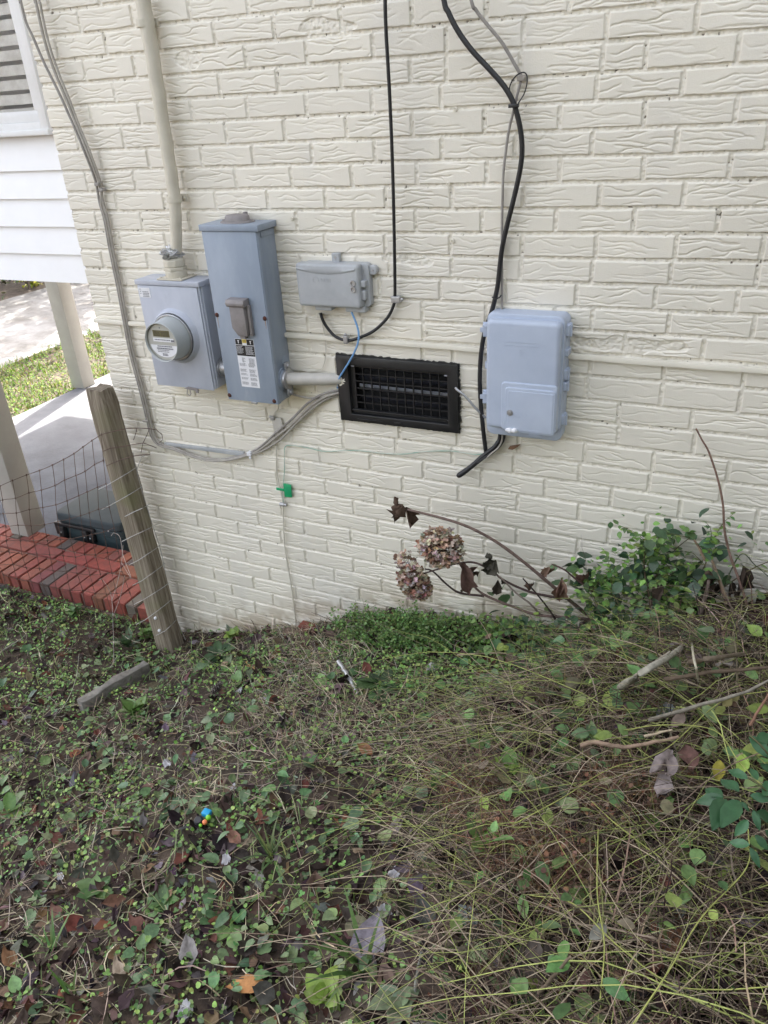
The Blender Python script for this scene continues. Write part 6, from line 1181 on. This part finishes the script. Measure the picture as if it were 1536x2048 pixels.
rosette('weed', 'single large pale green leaf pair in the lower ground', 462, 1868, 3, 'ovate', .065, [[.12, .20, .065]], (-.1, .3), 1.3); rosette('weed', 'dark narrow leaved weed running above the plastic toy', 345, 1625, 9, 'lance', .065, DK, (.2, .7), 1.6); rosette('weed', 'pair of bright heart shaped leaves left of the vine tangle', 842, 1592, 3, 'heart', .055, [[.11, .20, .075]], (.2, .6), 1.0); rosette('weed', 'cluster of glossy light green leaves low in the left of the tangle', 972, 1745, 8, 'ovate', .05, [[.12, .21, .035], [.09, .16, .03]], (-.4, .8), 1.3, h=.09)
rosette('weed', 'upright glossy leaves beside the brown flower mass', 1025, 1590, 8, 'ovate', .04, [[.12, .21, .035], [.16, .22, .045]], (-.2, .9), 1.3, h=.08); rosette('weed', 'long leaved weed under the fence at the left', 258, 1298, 9, 'lance', .10, DK, (.4, 1.1), 1.2); rosette('weed', 'leafy green weed under the brick edging', 150, 1235, 12, 'ovate', .05, MD, (.2, 1.0), 1.1, layers=2); rosette('weed', 'bright small leaved weed left of the fence post foot', 296, 1278, 12, 'ovate', .038, [[.12, .20, .06]], (.2, 1.0), 1.1, layers=2)
rosette('weed', 'pale variegated leaves at the very bottom right of centre', 800, 2025, 6, 'heart', .05, [[.13, .17, .10]], (.0, .4), 1.0, 'leafy_spot', .02)
def tuft(lab, px, py, n, size, cols, spread=.9):
    f = Fol(); b = np.array(G(px, py)); P = np.repeat(b[None], n, 0) + rng.normal(0, .008, (n, 3)) * [1, 1, 0]; f.leaves('blade', P, R_(0, 6.28, n), R_(.5, 1.35, n), 0, size * R_(.5, 1.05, n), tints(n, cols, .15), R_(.8, 1.3, n)); return tag(f.build('grass_tuft', M['leafy']), lab, 'grass tuft', 'grass tufts')
tuft('broad bladed grass tuft left of centre ground', 540, 1715, 16, .16, [[.085, .15, .06], [.12, .18, .07]]); tuft('tall single bladed grass tuft in front of the big grey leaf', 725, 1950, 12, .19, [[.10, .18, .05], [.08, .14, .05]]); tuft('pale grass tuft in the lower left foreground', 110, 1900, 12, .12, [[.13, .20, .07]]); tuft('arching grass tuft near the bottom left', 150, 2005, 10, .12, [[.10, .17, .05]]); tuft('thin grass tuft under the left edge of the board', 95, 1470, 10, .10, [[.13, .2, .07]])

# ------------------------------------------------------------------ litter lying on the ground
def flat_leaf(name, lab, px, py, ang, L, c, kind='dead', width=1.0, mat='dry', h=.014, pitch=.05, cat='leaf', group=None):
    f = Fol(); f.leaves(kind, np.array(G(px, py, h))[None], ang, pitch, 0.0, L, np.array(c)[None], width); return tag(f.build(name, M[mat]), lab, cat, group)
flat_leaf('fallen_leaf', 'bright orange dead leaf at the bottom of the ground', 532, 1972, 1.9, .095, (.48, .24, .10), 'ovate', .85, h=.025); flat_leaf('fallen_leaf', 'big mauve grey veined leaf behind the tall grass blade', 730, 1920, .15, .10, (.26, .235, .27), 'heart', .85, h=.03, pitch=.35); flat_leaf('fallen_leaf', 'olive brown leaf lying over the top of the mauve grey leaf', 690, 1848, -1.5, .07, (.20, .19, .12), 'ovate', 1.2, h=.035); flat_leaf('fallen_leaf', 'reddish brown leaf in the left middle ground', 142, 1515, .1, .06, (.22, .085, .05), 'ovate', 1.0); flat_leaf('fallen_leaf', 'dark red leaf above the dark narrow weed', 238, 1610, .5, .05, (.13, .05, .065), 'ovate', 1.3)
flat_leaf('fallen_leaf', 'reddish leaf between the two left foreground weeds', 290, 1862, 1.4, .055, (.20, .10, .08), 'dead', 1.1); flat_leaf('fallen_leaf', 'tan folded leaf at the bottom left', 245, 1965, .9, .06, (.40, .32, .24), 'dead', .8); flat_leaf('fallen_leaf', 'orange brown leaf at the lower left edge', 30, 1935, 1.2, .06, (.24, .13, .07), 'dead', 1.0); flat_leaf('fallen_leaf', 'pale grey leaf lying left of the orange leaf', 380, 1935, .7, .065, (.27, .25, .24), 'dead', 1.0); flat_leaf('fallen_leaf', 'orange brown curled leaf in the middle of the yard', 745, 1508, 1.6, .05, (.33, .17, .09), 'dead', 1.0); flat_leaf('fallen_leaf', 'dark curled leaf on the bare tan stem', 845, 1487, .6, .06, (.06, .045, .045), 'dead', 1.2); flat_leaf('fallen_leaf', 'tan shell shaped leaf left of the mauve grey leaf', 618, 1868, -1.2, .045, (.36, .29, .19), 'dead', 1.1)
flat_leaf('fallen_leaf', 'black leaf at the left edge of the tangle', 835, 1625, .4, .065, (.035, .03, .03), 'dead', 1.2)
r5 = random.Random(21)
for i, (px, py, s, lab) in enumerate(((335, 1528, .020, 'white crumpled petal on the left middle ground'), (862, 1338, .022, 'white crumpled petal beside the chickweed'), (886, 1662, .017, 'clean white scrap on the brown matted flower mass'), (788, 1748, .020, 'white petal scrap above the violets'), (452, 1722, .019, 'pale grey feathery scrap right of centre left'), (466, 1576, .015, 'thin white sliver on the ground above the toy'), (122, 1755, .016, 'grey white scrap in the left foreground'), (770, 1832, .026, 'large white curled petal right of the mauve grey leaf'), (370, 2025, .024, 'pale lilac crumpled leaf at the bottom left'), (478, 1383, .016, 'grey scrap right of the pine cone'), (462, 1668, .014, 'small grey scrap right of the plastic toy'), (42, 1502, .010, 'tiny white scrap at the left edge of the ground'), (532, 1395, .014, 'white fluff on the ground below the pine twig'))):
    bm = bmesh.new(); bmesh.ops.create_grid(bm, x_segments=6, y_segments=6, size=1)
    for v in bm.verts:
        a = v.co.copy(); q = max(abs(a.x), abs(a.y)); l = math.hypot(a.x, a.y) + 1e-6; k = q / l; v.co = Vector((a.x * k * r5.uniform(.7, 1.1), a.y * k * r5.uniform(.5, .8), .35 * a.x * a.x + r5.uniform(-.22, .3)))
    bmesh.ops.transform(bm, matrix=Matrix.Translation(G(px, py, .016)) @ Matrix.Rotation(r5.uniform(0, 6), 4, 'Z') @ Matrix.Scale(s, 4), verts=bm.verts)
    me = bpy.data.meshes.new('petal_scrap'); bm.to_mesh(me); bm.free(); me.materials.append(M.setdefault('petal', material('pale_petal', (.62, .61, .62), (.40, .39, .42), rough=.7, scale=90, trans=.2)))
    for p in me.polygons: p.use_smooth = True
    o = bpy.data.objects.new('petal_scrap', me); COL.objects.link(o); tag(o, lab, 'petal', 'pale petals and scraps on the ground')
# pine cone
f = Fol(); c = np.array(G(433, 1376, .034)); ax = np.array([.35, .8, .35]); ax /= np.linalg.norm(ax)
e1 = np.cross(ax, [0, 0, 1]); e1 /= np.linalg.norm(e1); e2 = np.cross(ax, e1)
for i in range(70):
    t = i / 69; a = i * 2.4; r = .018 * math.sin(math.pi * min(1, t * .85 + .12)) ** .7; o_ = e1 * math.cos(a) + e2 * math.sin(a); p = c + ax * (t - .5) * .06; leaf_between(f, 'round', p + o_ * r * .3, p + o_ * r + ax * .004, (.15, .13, .12) if i % 3 else (.30, .27, .25), 1.0, ax)
f.strand([c - ax * .025, c, c + ax * .022], [.006, .010, .004], (.06, .045, .04), 8); tag(f.build('pine_cone', M['dry']), 'small grey brown pine cone on the grass near the wall', 'pine cone')
# plastic toy
toy = empty('plastic_toy', tuple(G(412, 1640)), 'small plastic toy of blue, green, orange and black pieces in the leaves', 'toy'); p = G(412, 1628, .05)
TM = {k: material('toy_' + k, c, rough=.35) for k, c in dict(blue=(.02, .33, .62), green=(.22, .62, .04), orange=(.85, .26, .10), black=(.015, .016, .02)).items()}
mb = MB(); mb.box((p.x - .011, p.y - .008, p.z - .006), (p.x + .013, p.y + .013, p.z + .009)); mb.build('blue_block', TM['blue'], toy, bevel=.002)
for k, dx, dy, dz, r in (('green', .015, -.009, .002, .008), ('orange', .012, -.023, -.003, .0075), ('green', .003, -.034, -.009, .0055)):
    mb = MB(); mb.lathe((p.x + dx, p.y + dy, p.z + dz - r), (0, 0, 1), [(r * (1 - math.cos(a)), r * math.sin(a) + .0001) for a in np.linspace(0, math.pi, 9)], 14); mb.build(k + '_ball', TM[k], toy)
mb = MB(); mb.lathe((p.x - .012, p.y - .022, p.z - .012), (.2, -.3, 1), [(0, .010), (.004, .013), (.009, .013), (.013, .009)], 14); mb.build('black_wheel', TM['black'], toy)
# thin dry stalks in front of the porch
f = Fol()
for pts in ([(228, 1330, .0), (226, 1250, .2), (222, 1190, .3), (205, 1160, .37), (198, 1160, .37)], [(224, 1200, .29), (235, 1165, .36), (243, 1125, .43), (246, 1090, .49)], [(243, 1125, .43), (262, 1155, .42), (246, 1110, .45), (240, 1075, .5), (228, 1066, .51), (222, 1072, .5)], [(225, 1235, .22), (240, 1195, .29), (250, 1150, .38)]):
    f.strand(spline([H(x, y, h) for x, y, h in pts], 6), .0012, (.42, .38, .35), 5)
tag(f.build('dry_stalk', M['dry']), 'thin curled dry weed stalk left of the fence post', 'stalk')
